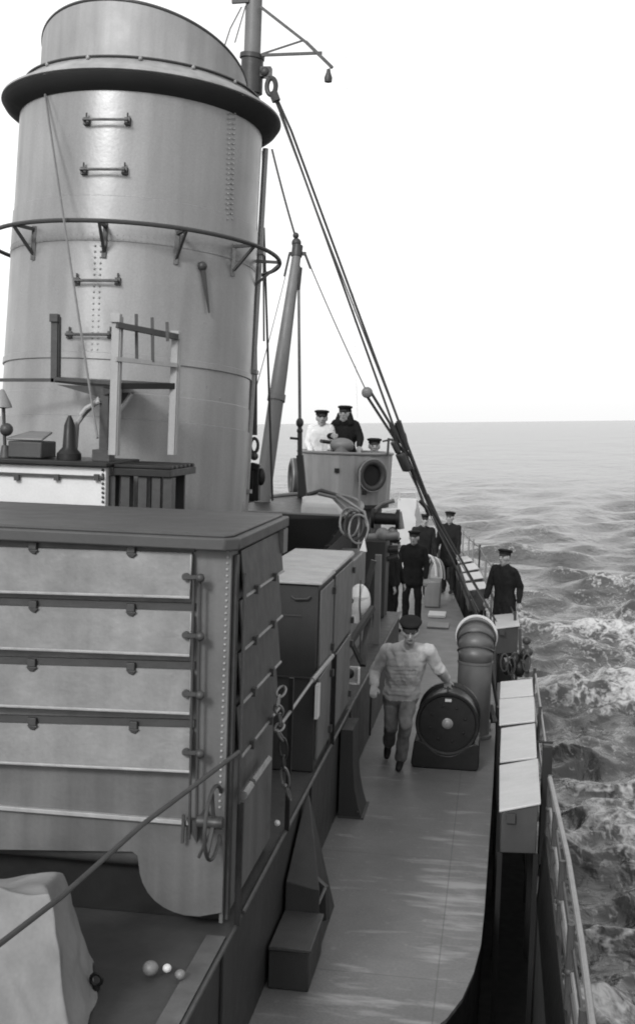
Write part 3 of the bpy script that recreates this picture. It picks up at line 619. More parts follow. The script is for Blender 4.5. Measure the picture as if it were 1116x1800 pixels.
# ------------------------------------------------------------------ handrail on the casing edge, chain, posts
hr = thing('handrail', V(CX, 9, CZ), 'bent handrail along the casing edge between the slatted house and the cupboards', 'railing')
XR = CX+.03
def hx(u, v): return at(u, v, X=XR)
a, b_ = hx(584, 1153), hx(549, 1196)
m = MB(); m.tube([a, b_], .021); m.out('bright_rail', METAL, hr)
m = MB(); m.tube([b_, hx(493, 1275)], .012); m.tube([hx(472, 1334), hx(444, 1374)], .022, 8); m.tube([hx(440, 1380), hx(428, 1398)], .026, 8); m.out('middle_rail', METAL, hr)
for u, vt in ((487, 1190), (584, 1150), (463, 1480)):
    y = hx(u, 1300).y if u != 487 else 8.6
    if u == 463: y = 6.9
    m = MB(); zt_ = at(u, vt, Y=y).z; m.bar((XR, y, CZ+.01), (XR, y, zt_ if u != 463 else 1.62), .032); m.out('post', BLACK, hr)
m = MB()
m.tube([at(420, 1322, Y=6.8), at(250, 1450, Y=6.0), at(110, 1575, Y=5.3), at(-40, 1690, Y=4.6)], .013, 8); solo(m, 'rope_rail', DSTEEL, at(420, 1322, Y=6.8), 'long dark taut rope slanting across the lower front of the slatted house', 'rope')
ch = thing('chain', at(495, 1420, X=XR), 'pale steel chain hanging on the dark post before the cupboards', 'chain')
cp = [(497, 1208), (491, 1224), (488, 1240), (492, 1256), (494, 1272), (488, 1285), (497, 1300), (499, 1330), (499, 1352), (503, 1382), (510, 1404)]
for i, (u, v) in enumerate(cp[:-1]):
    p0, p1 = at(u, v, X=XR+.05), at(*cp[i+1], X=XR+.05); d = (p1-p0); c_ = (p0+p1)/2; L = d.length*.62; d.normalize()
    sx = d.cross(V(0, 1, 0)).normalized() if i % 2 == 0 else V(0, 1, 0)
    m = MB(); m.tube([c_+d*L*math.cos(t)+sx*.028*math.sin(t) for t in np.linspace(0, 2*math.pi, 15)[:-1]], .0085, 6, True); m.out('link', METAL if 6 > i or i > 7 else DSTEEL, ch)
m = MB(); m.ball(at(487, 1447, X=XR), .022, 8); solo(m, 'brass_knob', WHITE, at(487, 1447, X=XR), 'small bright round knob on the dark casing edge below the chain', 'knob')
# steps at the casing side
X1 = -1.11
st = thing('side_step', V(-1.25, 8.3, 0), 'dark boxed step and sloping chute against the casing at the near left of the walkway', 'step')
sy0 = at(540, 1745, Z=0).y
m = MB(); m.box(CX+.024, X1, sy0, sy0+.62, .004, .27); m.out('lower_box', CASE, st, bevel=.008)
m = MB(); m.box(CX+.024, X1+.01, sy0-.015, sy0+.62, .274, .3); m.out('tread', DGREY, st, bevel=.006)
m = MB(); m.hexa([(CX+.024, sy0+.62, .004), (X1-.02, sy0+.62, .004), (X1-.02, sy0+1.5, .004), (CX+.024, sy0+1.5, .004), (CX+.024, sy0+.64, .5), (X1-.03, sy0+.64, .46), (CX+.05, sy0+1.5, .88), (CX+.024, sy0+1.5, .88)]); m.out('chute', CASE, st, bevel=.006)
m = MB(); m.prism([at(545, 1535, Z=.42), at(572, 1560, Z=.36), at(573, 1618, Z=.1), at(556, 1622, Z=.1), at(552, 1590, Z=.2)], (.02, .03, 0)); m.out('flap', DGREY, st)
m = MB(); m.tube([at(551, 1492, Z=.62), at(535, 1521, Z=.55)], .011, 6); m.tube([at(572, 1560, Z=.38), at(558, 1592, Z=.26)], .011, 6); m.out('edge_bar', METAL, st)
# flared vent trunk
yv = at(633, 1440, Z=0).y
fv = thing('flared_trunk', V(-1.3, yv, 0), 'dark trunk flaring out at its foot onto the walkway behind the side step', 'vent')
m = MB(); poly = [(CX+.024, 0.004), (-1.16, .004), (-1.2, .12), (-1.24, .3), (-1.262, .55), (-1.27, .86), (CX+.024, .86)]
m.prism([(x, yv, z) for x, z in poly], (0, .5, 0)); m.out('trunk', CASE, fv, ang=50)
m = MB(); m.box(CX+.024, -1.14, yv-.012, yv+.52, .002, .016); m.ball((-1.2, yv-.005, .07), .012, 5); m.out('foot_plate', DGREY, fv)
# posts and brace further along
dv = thing('awning_stand', V(-1.35, 16.2, 0), 'grey upright post with diagonal dark braces left of the standing sailors', 'post')
m = MB(); m.bar(at(665, 975, Y=16.2), at(660, 1200, Y=16.2), .08); m.out('post', LIGHT, dv)
m = MB(); m.bar(at(657, 985, Y=15.6), at(643, 1035, Y=15.6), .07); m.out('brace', DSTEEL, dv); m = MB(); m.bar(at(655, 1068, Y=14.5), at(612, 1135, Y=14.0), .06); m.bar(at(650, 1070, Y=14.6), at(637, 1170, Y=14.2), .07); m.bar(at(618, 1130, Y=14.), at(634, 1165, Y=14.1), .04); m.out('brace', DSTEEL, dv)
m = MB(); m.box(CX-.6, CX-.28, 14.9, 16.4, CZ+.004, at(620, 985, Y=15).z); solo(m, 'deck_locker', LIGHT, V(CX-.2, 15.5, CZ), 'light grey locker behind the white float', 'locker', bevel=.02)

# ------------------------------------------------------------------ ship's boat
by = 14.6; bt = at(570, 906, Y=by)
bo = thing('ship_boat', V(-2.3, by+1.6, 1.5), 'dark planked ship boat stowed between funnel and gun platform', 'boat')
bxc = -2.55; hw = .82
gz = bt.z
m = MB(); rows = []
nst, npl = 12, 9
for i in range(nst+1):
    t = i/nst; y = by+3.4*t; wd = hw*(1-.0*t)*(math.sqrt(max(0, 1-((t-.3)/.72)**2)) if t > .3 else .93+.07*t/.3); wd = max(wd, .02)
    ring = []
    for j in range(-npl, npl+1):
        a = j/npl*math.pi/2; fx_ = math.copysign(abs(math.sin(a))**.7, a); zz = (1-abs(math.cos(a))**1.6)
        ring.append((bxc+fx_*wd*(.86+.14*zz)+.01*(j % 2), y, gz-.62+.62*zz+.1*max(0, t-.4)**2))
    rows.append(ring)
vs = [v for r in rows for v in r]; k = 2*npl+1
m.poly(vs, [(i*k+j, i*k+j+1, (i+1)*k+j+1, (i+1)*k+j) for i in range(nst) for j in range(k-1)])
m.poly(rows[0], [tuple(range(k))])
hl = m.out('boat_hull', BOATM, bo, ang=25); so_ = hl.modifiers.new('thick', 'SOLIDIFY'); so_.thickness = .03
for i in range(1, 5):
    z = gz-.12*i; wdd = hw*.93*(1-.06*i); m = MB(); m.box(bxc-wdd, bxc+wdd, by-.022-.002*i, by-.003, z, z+.014); m.out('plank_seam', DGREY, bo)
m = MB(); m.tube([rows[i][-1] for i in range(nst+1)], .03, 8); m.tube([rows[i][0] for i in range(nst+1)], .03, 8); m.tube([rows[0][0], rows[0][-1]], .022, 8); m.out('gunwale', LIGHT, bo)
m = MB(); pc = [(rows[i][-1][0]-.03, rows[i][0][1], rows[i][-1][2]-.03) for i in range(nst+1)]+[(rows[i][0][0]+.03, rows[i][0][1], rows[i][0][2]-.03) for i in range(nst, -1, -1)]; m.prism(pc, (0, 0, .015)); m.out('cover', BLACK, bo)
m = MB(); A = [at(526, 896, Y=by+.2), at(612, 896, Y=by+.2), at(575, 868, Y=by+1.0), at(528, 872, Y=by+1.)]; 
m.hexa([A[0]+V(0, 0, -.15), A[1]+V(0, 0, -.15), A[1]+V(-.1, .9, -.15), A[0]+V(0, .9, -.15), A[0]+V(.02, .1, .08), A[1]+V(-.12, .1, .05), A[2], A[3]]); ob = solo(m, 'boat_cover', LID, V(bxc, by+.6, gz-.02), 'pale folded canvas lying inside the dark ship boat', 'canvas', bevel=.05)
# ropes coiled at the boat end
cl = thing('rope_tackle', at(625, 960, Y=14.3), 'pale loops of rope and tackle hanging at the right end of the boat', 'rope')
for k in range(3):
    c_ = at(614+k*8, 918+k*6, Y=14.3-.02*k); m = MB(); m.tube([c_+V(.11*math.cos(t), .03*math.sin(3*t), .17*math.sin(t)) for t in np.linspace(0, 2*math.pi, 21)[:-1]], .013, 6, True); m.out('rope_loop', ROPE if k % 2 else METAL, cl)
m = MB(); m.tube([at(592, 870, Y=14.4), at(612, 882, Y=14.3), at(640, 900, Y=14.3), at(645, 925, Y=14.3)], .02); m.tube([at(632, 830, Y=14.3), at(630, 970, Y=14.3)], .012); m.tube([at(560, 868, Y=14.5), at(590, 875, Y=14.4), at(620, 905, Y=14.3)], .02); m.out('fall_rope', LIGHT, cl)
A = [at(u, v, Y=14.2) for u, v in ((640, 945), (632, 968), (644, 970))]; m = MB(); m.prism(A, (0, .04, 0)); m.out('rag', WHITE, cl)

# ------------------------------------------------------------------ gun platform with winch gear
gy = 20.; gc = at(607, 795, Y=gy); gr = at(690, 795, Y=gy).x-gc.x
gzr = gc.z; gzb = at(607, 882, Y=gy).z
gp = thing('gun_platform', V(gc.x, gy, .0), 'round grey sided gun platform with two men standing in it above the boat', 'gun platform')
prof_ = [(gr, gzr), (gr*.985, gzb)]
m = MB(); n_ = 20
m.lathe([(gr*.96, gzb), (gr, gzr), (gr-.02, gzr), (gr*.96-.02, gzb)], V(gc.x, gy, 0), n_); m.out('side_plate', TUB, gp, ang=12)
m = MB(); m.tube([V(gc.x+(gr)*math.cos(t), gy+gr*math.sin(t), gzr) for t in np.linspace(0, 2*math.pi, 41)[:-1]], .025, 8, True); m.out('rim', METAL, gp)
m = MB(); m.lathe([(0, gzb), (gr*.955, gzb), (gr*.955, gzb-.06), (0, gzb-.06)], V(gc.x, gy, 0), 40); m.out('floor', CASE, gp)
m = MB(); m.cyl(V(gc.x, gy, .89 if False else .0), V(gc.x, gy, gzb-.07), .62, n=32); m.out('trunk', DGREY, gp)
m = MB()
for u, v in ((592, 827), (640, 866)): 
    q = at(u, v, Y=gy-gr+.0); m.box(q.x-.035, q.x+.035, q.y-.02, q.y+.08, q.z-.035, q.z+.035)
m.out('fitting', BLACK, gp)
m = MB(); m.bar(at(683, 770, Y=gy-.35), at(681, 800, Y=gy-.35), .035); m.bar(at(683, 772, Y=gy-.35), at(694, 775, Y=gy-.2), .03); m.bar(at(672, 776, Y=gy-.35), at(690, 772, Y=gy-.35), .03); m.out('stanchion', DSTEEL, gp)
gun = thing('gun_pedestal', V(gc.x+.0, gy-.1, gzb), 'rounded metal gun mounting at the rim before the dark coated man', 'gun mount')
m = MB(); q = at(601, 783, Y=gy-.35); m.ball(q, .15, 12, (1.3, .8, .8)); m.cyl(V(q.x, q.y, gzb), q, .12, n=16); m.out('shield', LIGHT, gun)
m = MB(); m.cyl(q+V(-.1, .3, .02), q+V(-.32, -.1, .06), .03); m.out('barrel', DSTEEL, gun)
def lifebuoy(c_, ax, r1, r2, label):
    t = thing('lifebuoy', c_-V(0, 0, r1+r2), label, 'lifebuoy', 'lifebuoys on the gun platform')
    ax = Vector(ax).normalized(); e1 = ax.cross(V(0, 0, 1)).normalized(); e2 = e1.cross(ax)
    m = MB(); m.tube([c_+(e1*math.cos(a)+e2*math.sin(a))*r1 for a in np.linspace(0, 2*math.pi, 37)[:-1]], r2, 12, True); m.out('ring', DGREY, t)
    m = MB(); m.cyl(c_-ax*.05, c_-ax*.02, r1, n=32); m.out('backing_disc', BLACK, t)
    m = MB()
    m.tube([c_+ax*r2*.6+(e1*math.cos(a)+e2*math.sin(a))*(r1+r2*.85) for a in np.linspace(0, 2*math.pi, 37)[:-1]], .012, 6, True); m.out('grab_line', METAL, t)
a = R(-52); e = V(math.cos(a), math.sin(a), 0); lifebuoy(V(gc.x, gy, at(664, 836, Y=gy-.6).z)+e*(gr+.06), e, .21, .05, 'dark ring lifebuoy facing the viewer on the right of the gun platform')
a = R(-163); e = V(math.cos(a), math.sin(a), 0); lifebuoy(V(gc.x, gy, at(533, 838, Y=gy).z)+e*(gr+.06), e, .24, .07, 'dark ring lifebuoy seen edge-on at the left of the gun platform')
# upright tackle/capstan rod left of the platform
tp = thing('tackle_post', at(527, 870, Y=17.5), 'dark upright turnbuckle and post at the left of the gun platform', 'post')
m = MB(); m.tube([at(527, 735, Y=17.5), at(527, 765, Y=17.5), at(527, 880, Y=17.5)], [.025, .035, .035], 8); m.ball(at(527, 743, Y=17.5), .055, 8, (1, 1, 1.3)); m.ball(at(527, 757, Y=17.5), .045, 8); m.bar(at(510, 770, Y=17.5), at(530, 772, Y=17.5), .035); m.out('turnbuckle', DSTEEL, tp)
m = MB(); m.bar(at(527, 800, Y=17.5), at(534, 874, Y=17.5), .09); m.tube([at(540, 870, Y=17.2), at(565, 862, Y=17.2), at(596, 872, Y=17.2)], .03); m.out('stand', DGREY, tp)
# winch
wn = thing('winch', V(-1.7, 18.6, CZ), 'cluttered deck winch with a curved pale pipe left of the standing sailors', 'winch')
m = MB(); m.tube([at(693, 880, Y=18.7), at(672, 885, Y=18.7), at(658, 897, Y=18.7), at(653, 915, Y=18.7), at(655, 940, Y=18.7), at(665, 962, Y=18.7)], .032, 10); m.out('guard_pipe', LIGHT, wn)
m = MB(); q = at(682, 912, Y=18.7); m.cyl(q+V(-.22, 0, 0), q+V(.17, 0, .0), .09, n=20); m.cyl(q+V(-.25, 0, 0), q+V(-.2, 0, 0), .15, n=24); m.cyl(q+V(.12, 0, 0), q+V(.17, 0, 0), .15, n=24); m.out('drum', BLACK, wn)
m = MB(); m.box(q.x-.5, q.x+.02, 18.3, 18.9, CZ+.004, q.z-.3); m.out('bed', CASE, wn, bevel=.02)
m = MB(); q2 = at(672, 940, Y=18.5); m.ball(q2, .11, 10); m.cyl(q2+V(-.2, 0, -.05), q2+V(.25, -.05, .0), .06); m.ball(at(690, 935, Y=18.7), .08, 8); m.cyl(at(700, 900, Y=18.7), at(705, 930, Y=18.7), .05); m.out('gearing', METAL, wn)
m = MB(); m.cyl(at(660, 965, Y=18.7), at(700, 965, Y=18.7), .06); m.cyl(at(672, 985, Y=18.6), at(700, 978, Y=18.6), .04); m.out('shaft', DSTEEL, wn)
q = at(715, 905, Y=29.5); m = MB(); m.box(q.x-.22, q.x+.22, 29.4, 29.9, .004, at(715, 878, Y=29.4).z); m.tube([at(702, 879, Y=29.4), at(702, 866, Y=29.4), at(730, 866, Y=29.4), at(734, 880, Y=29.4)], .014); solo(m, 'vent_bin', LID, V(q.x, 29.6, 0), 'pale grey bin with a wire handle right of the gun platform', 'bin', bevel=.02)
q = at(764, 1010, Y=22.9)
rl_ = thing('hose_reel', V(q.x, 25.7, 0), 'pale hooped hose reel behind the standing dark sailor', 'reel')
for k in range(4):
    c_ = at(752+k*5, 1012+k*2, Y=25.6+k*.1); m = MB(); m.tube([c_+V(.2*math.cos(t)*.8, 0, .42*math.sin(t)) for t in np.linspace(0, math.pi, 15)], .022, 6); m.out('hoop', LID if k % 2 == 0 else METAL, rl_)
m = MB(); c_ = at(762, 1010, Y=25.8); m.box(c_.x-.16, c_.x+.16, 25.5, 26.1, .004, c_.z-.1); m.out('bed', LIGHT, rl_, bevel=.03)
for k, (u, v, w_) in enumerate(((768, 1078, .17), (770, 1096, .2))):
    q = at(u, v, Z=.06); m = MB(); m.box(q.x-w_, q.x+w_, q.y-.25, q.y+.3, .005, .06-.02*k); solo(m, 'deck_plate', WHITE if k == 0 else METAL, V(q.x, q.y, 0), ('white hatch plate lying on the walkway behind the ventilator', 'narrow grey hatch plate on the walkway in front of the white one')[k], 'hatch', bevel=.01)

# ------------------------------------------------------------------ ventilator and drum on the walkway
vy = 15.2; vc = at(831, 1250, Y=vy); vx = vc.x; vr = .205
ve = thing('cowl_ventilator', V(vx, vy, 0), 'grey cowl ventilator with segmented hood behind the black drum', 'ventilator')
zel = at(830, 1165, Y=vy).z
m = MB(); m.lathe([(vr*1.15, .004), (vr*1.15, .04), (vr, .05), (vr, zel), (vr*1.06, zel+.005), (vr*1.06, zel+.03), (vr*.98, zel+.032)], V(vx, vy, 0), 40); m.out('tube', VENTM, ve)
m = MB(); segs = []
for i in range(5):
    a = R(100)*i/4; rc = .16; c_ = V(vx, vy+rc*(1-math.cos(a))*1.5, zel+.03+ (rc+.1)*math.sin(a)); d = V(0, math.sin(a), math.cos(a)); segs.append((c_, d, vr*(1+.14*(i/4))))
def ring(c_, d, r, n=40):
    e1 = V(1, 0, 0); e2 = d.cross(e1).normalized(); return [c_+(e1*math.cos(2*math.pi*j/n)+e2*math.sin(2*math.pi*j/n))*r for j in range(n)]
for i in range(4):
    (c1, d1, r1), (c2, d2, r2) = segs[i], segs[i+1]
    A, B = ring(c1, d1, r1), ring(c2, d2, r2*1.0); k = 40
    m.poly(A+B, [(j, (j+1) % k, k+(j+1) % k, k+j) for j in range(k)])
m.out('cowl', VENTM, ve, ang=50).modifiers.new('thick', 'SOLIDIFY').thickness = .012
for i in range(1, 4):
    c1, d1, r1 = segs[i]; m = MB(); m.tube(ring(c1, d1, r1+.004), .014 if i == 3 else .011, 6, True); m.out('seam_band', DSTEEL, ve)
c1, d1, r1 = segs[4]; m = MB(); m.tube(ring(c1, d1, r1+.005), .024, 8, True); m.out('mouth_rim', LID, ve)
dy = at(787, 1352, Z=0).y; dr_ = .352
dc = at(786, 1272, Y=dy); dx = dc.x; dz = dc.z
dm = thing('cable_drum', V(dx, dy+.3, 0), 'black round drum with pale hub on a dark cradle beside the walking man', 'drum')
m = MB(); m.lathe([(.03, .0), (dr_*.86, 0.004), (dr_*.9, -.025), (dr_-.01, -.03), (dr_, -.015), (dr_, .04), (dr_-.035, .05), (dr_-.035, .5), (dr_, .51), (dr_, .57), (0, .58)], V(dx, dy, dz), 56, axis=(0, 1, 0)); m.out('drum_body', DRUM, dm, ang=30)
m = MB(); m.lathe([(0, -.03), (.025, -.028), (.042, -.02), (.045, -.006), (.06, .0), (.06, .01), (0, .01)], V(dx, dy, dz), 24, axis=(0, 1, 0)); m.out('hub', METAL, dm)
m = MB()
for a in np.arange(0, 6.28, .785): MB().ball(V(dx+.2*math.cos(a+.3), dy-.004, dz+.2*math.sin(a+.3)), .014, 5).out('bolt', DRUM, dm)
m.box(dx-.035, dx+.035, dy-.03, dy-.005, dz+.25, dz+.28); m.out('maker_plate', LID, dm)
m = MB(); m.tube([V(dx-.01, dy+.02, dz+dr_), V(dx-.01, dy+.02, dz+dr_+.05), V(dx-.01, dy+.14, dz+dr_+.05), V(dx-.01, dy+.14, dz+dr_)], .012, 6); m.out('grip', DSTEEL, dm)
bz = dz-.2
m = MB(); poly = [(dx-.36, .004), (dx+.33, .004), (dx+.36, .05), (dx+.36, bz-.02), (dx+.3, bz)]+[(dx+.3*math.cos(a)*.98, dz-dr_*math.sin(a)*1.005) for a in np.linspace(.75, math.pi-.75, 9)]+[(dx-.3, bz), (dx-.36, bz-.02), (dx-.385, .05)]
m.prism([(x, dy-.03, z) for x, z in poly], (0, .6, 0)); m.out('cradle', DRUM, dm, bevel=.012)

# ------------------------------------------------------------------ lockers along the ship side
def locker(i, uv, label, zl_=.7, zr_=.78):
    (a, b_, c_, d) = uv          # near left, near right, far right, far left of the lid
    A, B, C, D = at(*a, Z=zl_), at(*b_, Z=zr_), at(*c_, Z=zr_), at(*d, Z=zl_)
    loc = (A+B+C+D)/4; loc.z = -1.1
    t = thing('side_locker', loc, label, 'locker', 'lockers along the ship side')
    dn = V(0, 0, -.022)
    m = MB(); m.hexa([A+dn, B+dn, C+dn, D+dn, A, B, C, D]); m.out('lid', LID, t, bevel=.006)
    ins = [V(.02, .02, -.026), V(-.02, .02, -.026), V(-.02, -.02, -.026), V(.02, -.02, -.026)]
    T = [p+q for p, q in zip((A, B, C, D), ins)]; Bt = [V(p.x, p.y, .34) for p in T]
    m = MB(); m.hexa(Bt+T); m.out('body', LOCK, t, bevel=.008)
    for p in Bt:
        m = MB(); s = .02; m.box(p.x-s, p.x+s, p.y-s, p.y+s, -1.1, .338); m.out('leg', GUT, t)
    m = MB(); m.box(A.x+.06, A.x+.13, A.y-.01, A.y+.02, A.z-.1, A.z-.02); m.out('latch', DSTEEL, t)
names = ('nearest long pale lidded locker at the ship side', 'second pale lidded locker from the front, with a nick in its lid', 'third pale lidded locker from the front, beside the drum', 'short pale locker at the far end of the near row')
for i, uv in enumerate((((877, 1424), (950, 1410), (945, 1333), (877, 1345)), ((878, 1338), (943, 1330), (940, 1271), (880, 1280)), ((877, 1273), (940, 1266), (938, 1224), (877, 1229)), ((878, 1226), (937, 1221), (935, 1193), (879, 1198)))):
    locker(i, uv, names[i])
locker(5, ((871, 1104), (913, 1099), (909, 1077), (868, 1081)), 'single pale topped locker before the sailor leaning at the side', .74, .77)
for i, uv in enumerate((((823, 1037), (856, 1033), (851, 1022), (818, 1025)), ((818, 1020), (849, 1015), (843, 1004), (813, 1008)), ((812, 1004), (842, 999), (833, 989), (808, 993)), ((805, 989), (830, 985), (821, 977), (800, 980)))):
    locker(i, uv, ('nearest of the four small distant lockers left of the leaning sailor', 'second of the small distant lockers left of the leaning sailor', 'third of the small distant lockers, by the far rail posts', 'farthest small pale locker, below the distant cap wearing sailor')[i], .74, .77)
# rail along the ship side
ra_ = thing('side_rail', V(.53, 8, -.3), 'near ship side railing with pale top rail and dark wires at lower right', 'railing')
RX = .53
tr_ = [at(1052, 1870, Z=1.0), at(1040, 1800, Z=1.0), at(1022, 1660, Z=1.), at(998, 1510, Z=.99), at(966, 1368, Z=1.0)]
m = MB(); m.tube([tr_[0]-V(0, 3, 0)]+tr_, .02, 8); m.out('top_rail', METAL, ra_)
for z, mm in ((.86, DSTEEL), (.73, METAL), (.6, DSTEEL)):
    m = MB(); m.tube([V(RX, 3, z), V(RX+.01, 6.5, z-.02), V(RX, 8, z), V(RX, 10.2, z)], .012, 6); m.out('wire', mm, ra_)
for y in (6.05, 7.1, 8.15, 9.2, 10.15):
    m = MB(); m.tube([(RX-.01, y, -1.1), (RX-.01, y, 1.0)], .022, 8); m.ball((RX-.01, y, .72), .03, 6); m.out('post', DSTEEL, ra_)
MB().hexa([(.462, 2, -.11), (.476, 2, -.11), (.476, 10.3, -.11), (.462, 10.3, -.11), (.5, 2, .5), (.514, 2, .5), (.514, 10.3, .5), (.5, 10.3, .5)]).out('bulwark_plate', BLACK, ra_)
q = at(961, 1325, Y=10.9); m = MB(); m.box(q.x-.04, q.x+.045, 10.85, 11.0, .0, q.z+.08); m.cyl(V(q.x-.03, 10.92, -1.1), V(q.x, 10.92, .01), .03); m.bar(V(q.x-.1, 10.9, q.z+.1), V(q.x+.05, 10.9, q.z+.1), .02); solo(m, 'rail_fitting', BLACK, V(q.x-.03, 10.92, -1.1), 'black boxy fitting at the rail end beside the nearest locker', 'fitting', bevel=.01)
m = MB()
rm = thing('side_rail', V(.5, 14, -.3), 'thin dark railing outboard of the row of pale lockers', 'railing')
m.tube([V(.56, 11.2, .74), V(.56, 13.5, .76), V(.55, 15.6, .78)], .012, 6); m.tube([V(.55, 11.2, .4), V(.55, 15.6, .42)], .012, 6); m.out('wire', METAL, rm)
for y in (11.3, 13.3, 15.4): m = MB(); m.tube([(.49, y, -1.1), (.54, y, .85)], .018, 8); m.out('post', DSTEEL, rm)
# cluttered gear between near row and single locker
gg = thing('rope_gear', V(.35, 17, -.3), 'dark blocks and coiled rope between the near lockers and the single one', 'rope gear')
m = MB()
for u, v, r in ((905, 1160, .09), (890, 1175, .08), (920, 1150, .07), (912, 1175, .1)): m.ball(at(u, v, Y=17), r, 8, (.8, 1, 1.2))
m.out('block', BLACK, gg)
m = MB(); 
for u, v in ((886, 1165), (898, 1172), (925, 1165)): c_ = at(u, v, Y=16.9); m.tube([c_+V(.05*math.cos(t), .02, .12*math.sin(t)) for t in np.linspace(0, 2*math.pi, 15)[:-1]], .012, 6, True)
m.out('rope_coil', ROPE, gg)
m = MB(); m.bar(at(924, 1125, Y=17), at(926, 1190, Y=17), .06); m.ball(at(925, 1126, Y=17), .06, 6); m.ball(at(927, 1146, Y=17), .07, 6); m.bar(at(913, 1105, Y=17.2), at(915, 1190, Y=17.2), .04); m.bar(at(867, 1120, Y=17.2), at(868, 1200, Y=17.2), .05); m.box(.11, .45, 16.4, 18, -1.1, .1); m.out('stand', DSTEEL, gg)
m = MB(); m.tube([at(873, 1240, Y=15.6), at(866, 1190, Y=15.6), at(860, 1150, Y=15.7), at(862, 1120, Y=15.8)], .02); m.bar(at(860, 1240, Y=15.4), at(868, 1270, Y=15.3), .06); solo(m, 'side_strap', DSTEEL, at(873, 1240, Y=15.6), 'dark hanging strap on the right of the ventilator', 'strap')
q = at(852, 1262, Z=.12); solo(MB().box(q.x-.07, q.x+.09, q.y-.15, q.y+.1, .004, .12), 'foot_block', LID, V(q.x, q.y, 0), 'small pale block on the deck right of the drum', 'block', bevel=.015)
# far rail
fr = thing('side_rail', V(-.3, 28, -.3), 'distant railing of thin posts curving to the bow behind the sailors', 'railing')
pp = []
for u, vt, vb in ((814, 931, 975), (824, 942, 985), (832, 948, 996), (843, 957, 1003), (854, 977, 1017), (866, 990, 1030), (872, 1002, 1050), (905, 1075, 1130)):
    y = 2.85*2200/(vt-741+2) if vt < 1060 else 19.6
    y = min(y, 33); a = at(u, vt, Y=y); pp.append(a); m = MB(); m.tube([V(a.x, y, -1.1), a], .022, 6); m.out('post', DSTEEL if u % 2 else METAL, fr)
m = MB(); m.tube([a-V(0, 0, .08) for a in pp], .014, 6); m.tube([V(a.x, a.y, .45) for a in pp], .035, 6); m.out('wire', DSTEEL, fr)

# ------------------------------------------------------------------ near canvas and small things
A = {k: at(u, v, Y=y) for k, (u, v, y) in dict(a=(-260, 1810, 5.3), b=(158, 1812, 5.3), c=(168, 1690, 6.1), d=(-300, 1690, 6.1), e=(-200, 1570, 5.5), f=(84, 1572, 5.5), g=(98, 1541, 6.1), h=(-260, 1546, 6.1)).items()}
m = MB(); zb2 = CZ+.004
bot = [V(A['a'].x, 5.2, zb2), V(at(150, 1800, Y=5.3).x+.02, 5.2, zb2), V(at(168, 1690, Y=6.1).x+.0, 6.25, zb2), V(A['d'].x, 6.25, zb2)]
m.hexa(bot+[A['e'], A['f'], A['g'], A['h']])
bmesh.ops.subdivide_edges(m.bm, edges=m.bm.edges[:], cuts=24, use_grid_fill=True)
bmesh.ops.smooth_vert(m.bm, verts=m.bm.verts[:], factor=.5)
for _ in range(16): bmesh.ops.smooth_vert(m.bm, verts=m.bm.verts[:], factor=.5)
for v in m.bm.verts:
    n_ = noise.noise_vector(v.co*2.3); v.co += n_*.06; v.co += Vector(noise.noise_vector(v.co*7))*.022; v.co.y += (.35-abs(noise.noise(V(v.co.x*3.1+v.co.z*1.3, v.co.y*3, v.co.z*1.6))))*-.06; v.co.z += abs(noise.noise(v.co*4.2))*.03; v.co.y += .022*math.sin(v.co.x*17+v.co.z*5+4*noise.noise(v.co*1.7))*max(0, min(1, (1.75-v.co.z)*2))
    f_ = noise.noise(V(v.co.x*5+v.co.z*2, v.co.y*5, v.co.z*.9)); v.co.y -= f_*.035
    if v.co.z < zb2: v.co.z = zb2
cv = solo(m, 'canvas_cover', CANVAS, bot[1], 'big pale wrinkled canvas covered bundle in the lower left corner', 'canvas', ang=180)
sb_ = cv.modifiers.new('sub', 'SUBSURF'); sb_.levels = 1; sb_.render_levels = 1
for k, (u, v, r, lab) in enumerate(((265, 1702, .042, 'largest of three pale balls on the casing near the canvas'), (294, 1702, .024, 'smallest and brightest of the three balls, in the middle'), (317, 1713, .028, 'right hand ball of the three pale balls on the casing'))):
    q = at(u, v, Z=CZ+r+.012); m = MB(); m.ball(q, r, 10, (1, 1, .95)); solo(m, 'pale_ball', LIGHT if k != 1 else WHITE, q-V(0, 0, r), lab, 'ball', 'pale balls on the casing')
q = at(170, 1722, Z=CZ+.06); m = MB(); m.tube([q+V(.03*math.cos(t), 0, .03*math.sin(t)) for t in np.linspace(0, 2*math.pi, 13)[:-1]], .01, 6, True); m.cyl(q-V(0, 0, .05), q-V(0, 0, .03), .02); solo(m, 'eye_bolt', BLACK, q-V(0, 0, .05), 'small black ring bolt at the foot of the canvas', 'ring bolt')

# ------------------------------------------------------------------ people
def capsule(bm, a, b, ra, rb, n=12):
    a, b = Vector(a), Vector(b); d = b-a; L = d.length
    if L < 1e-5: d = V(0, 0, 1); L = 0
    q = d.to_track_quat('Z', 'Y').to_matrix()
    rings = []
    prof = [(ra*math.cos(t), -ra*math.sin(t)) for t in np.linspace(math.pi/2, 0, 5)]+[(rb*math.cos(t), L+rb*math.sin(t)) for t in np.linspace(0, math.pi/2, 5)]
    for r, z in prof:
        if r < 1e-6: rings.append([bm.verts.new(a+q @ V(0, 0, z))])
        else: rings.append([bm.verts.new(a+q @ V(r*math.cos(2*math.pi*j/n), r*math.sin(2*math.pi*j/n), z)) for j in range(n)])
    for A, B in zip(rings, rings[1:]):
        for j in range(n):
            f = []
            for v in (A[j % len(A)], A[(j+1) % len(A)], B[(j+1) % len(B)], B[j % len(B)]):
                if v not in f: f.append(v)
            if len(f) > 2: bm.faces.new(f)
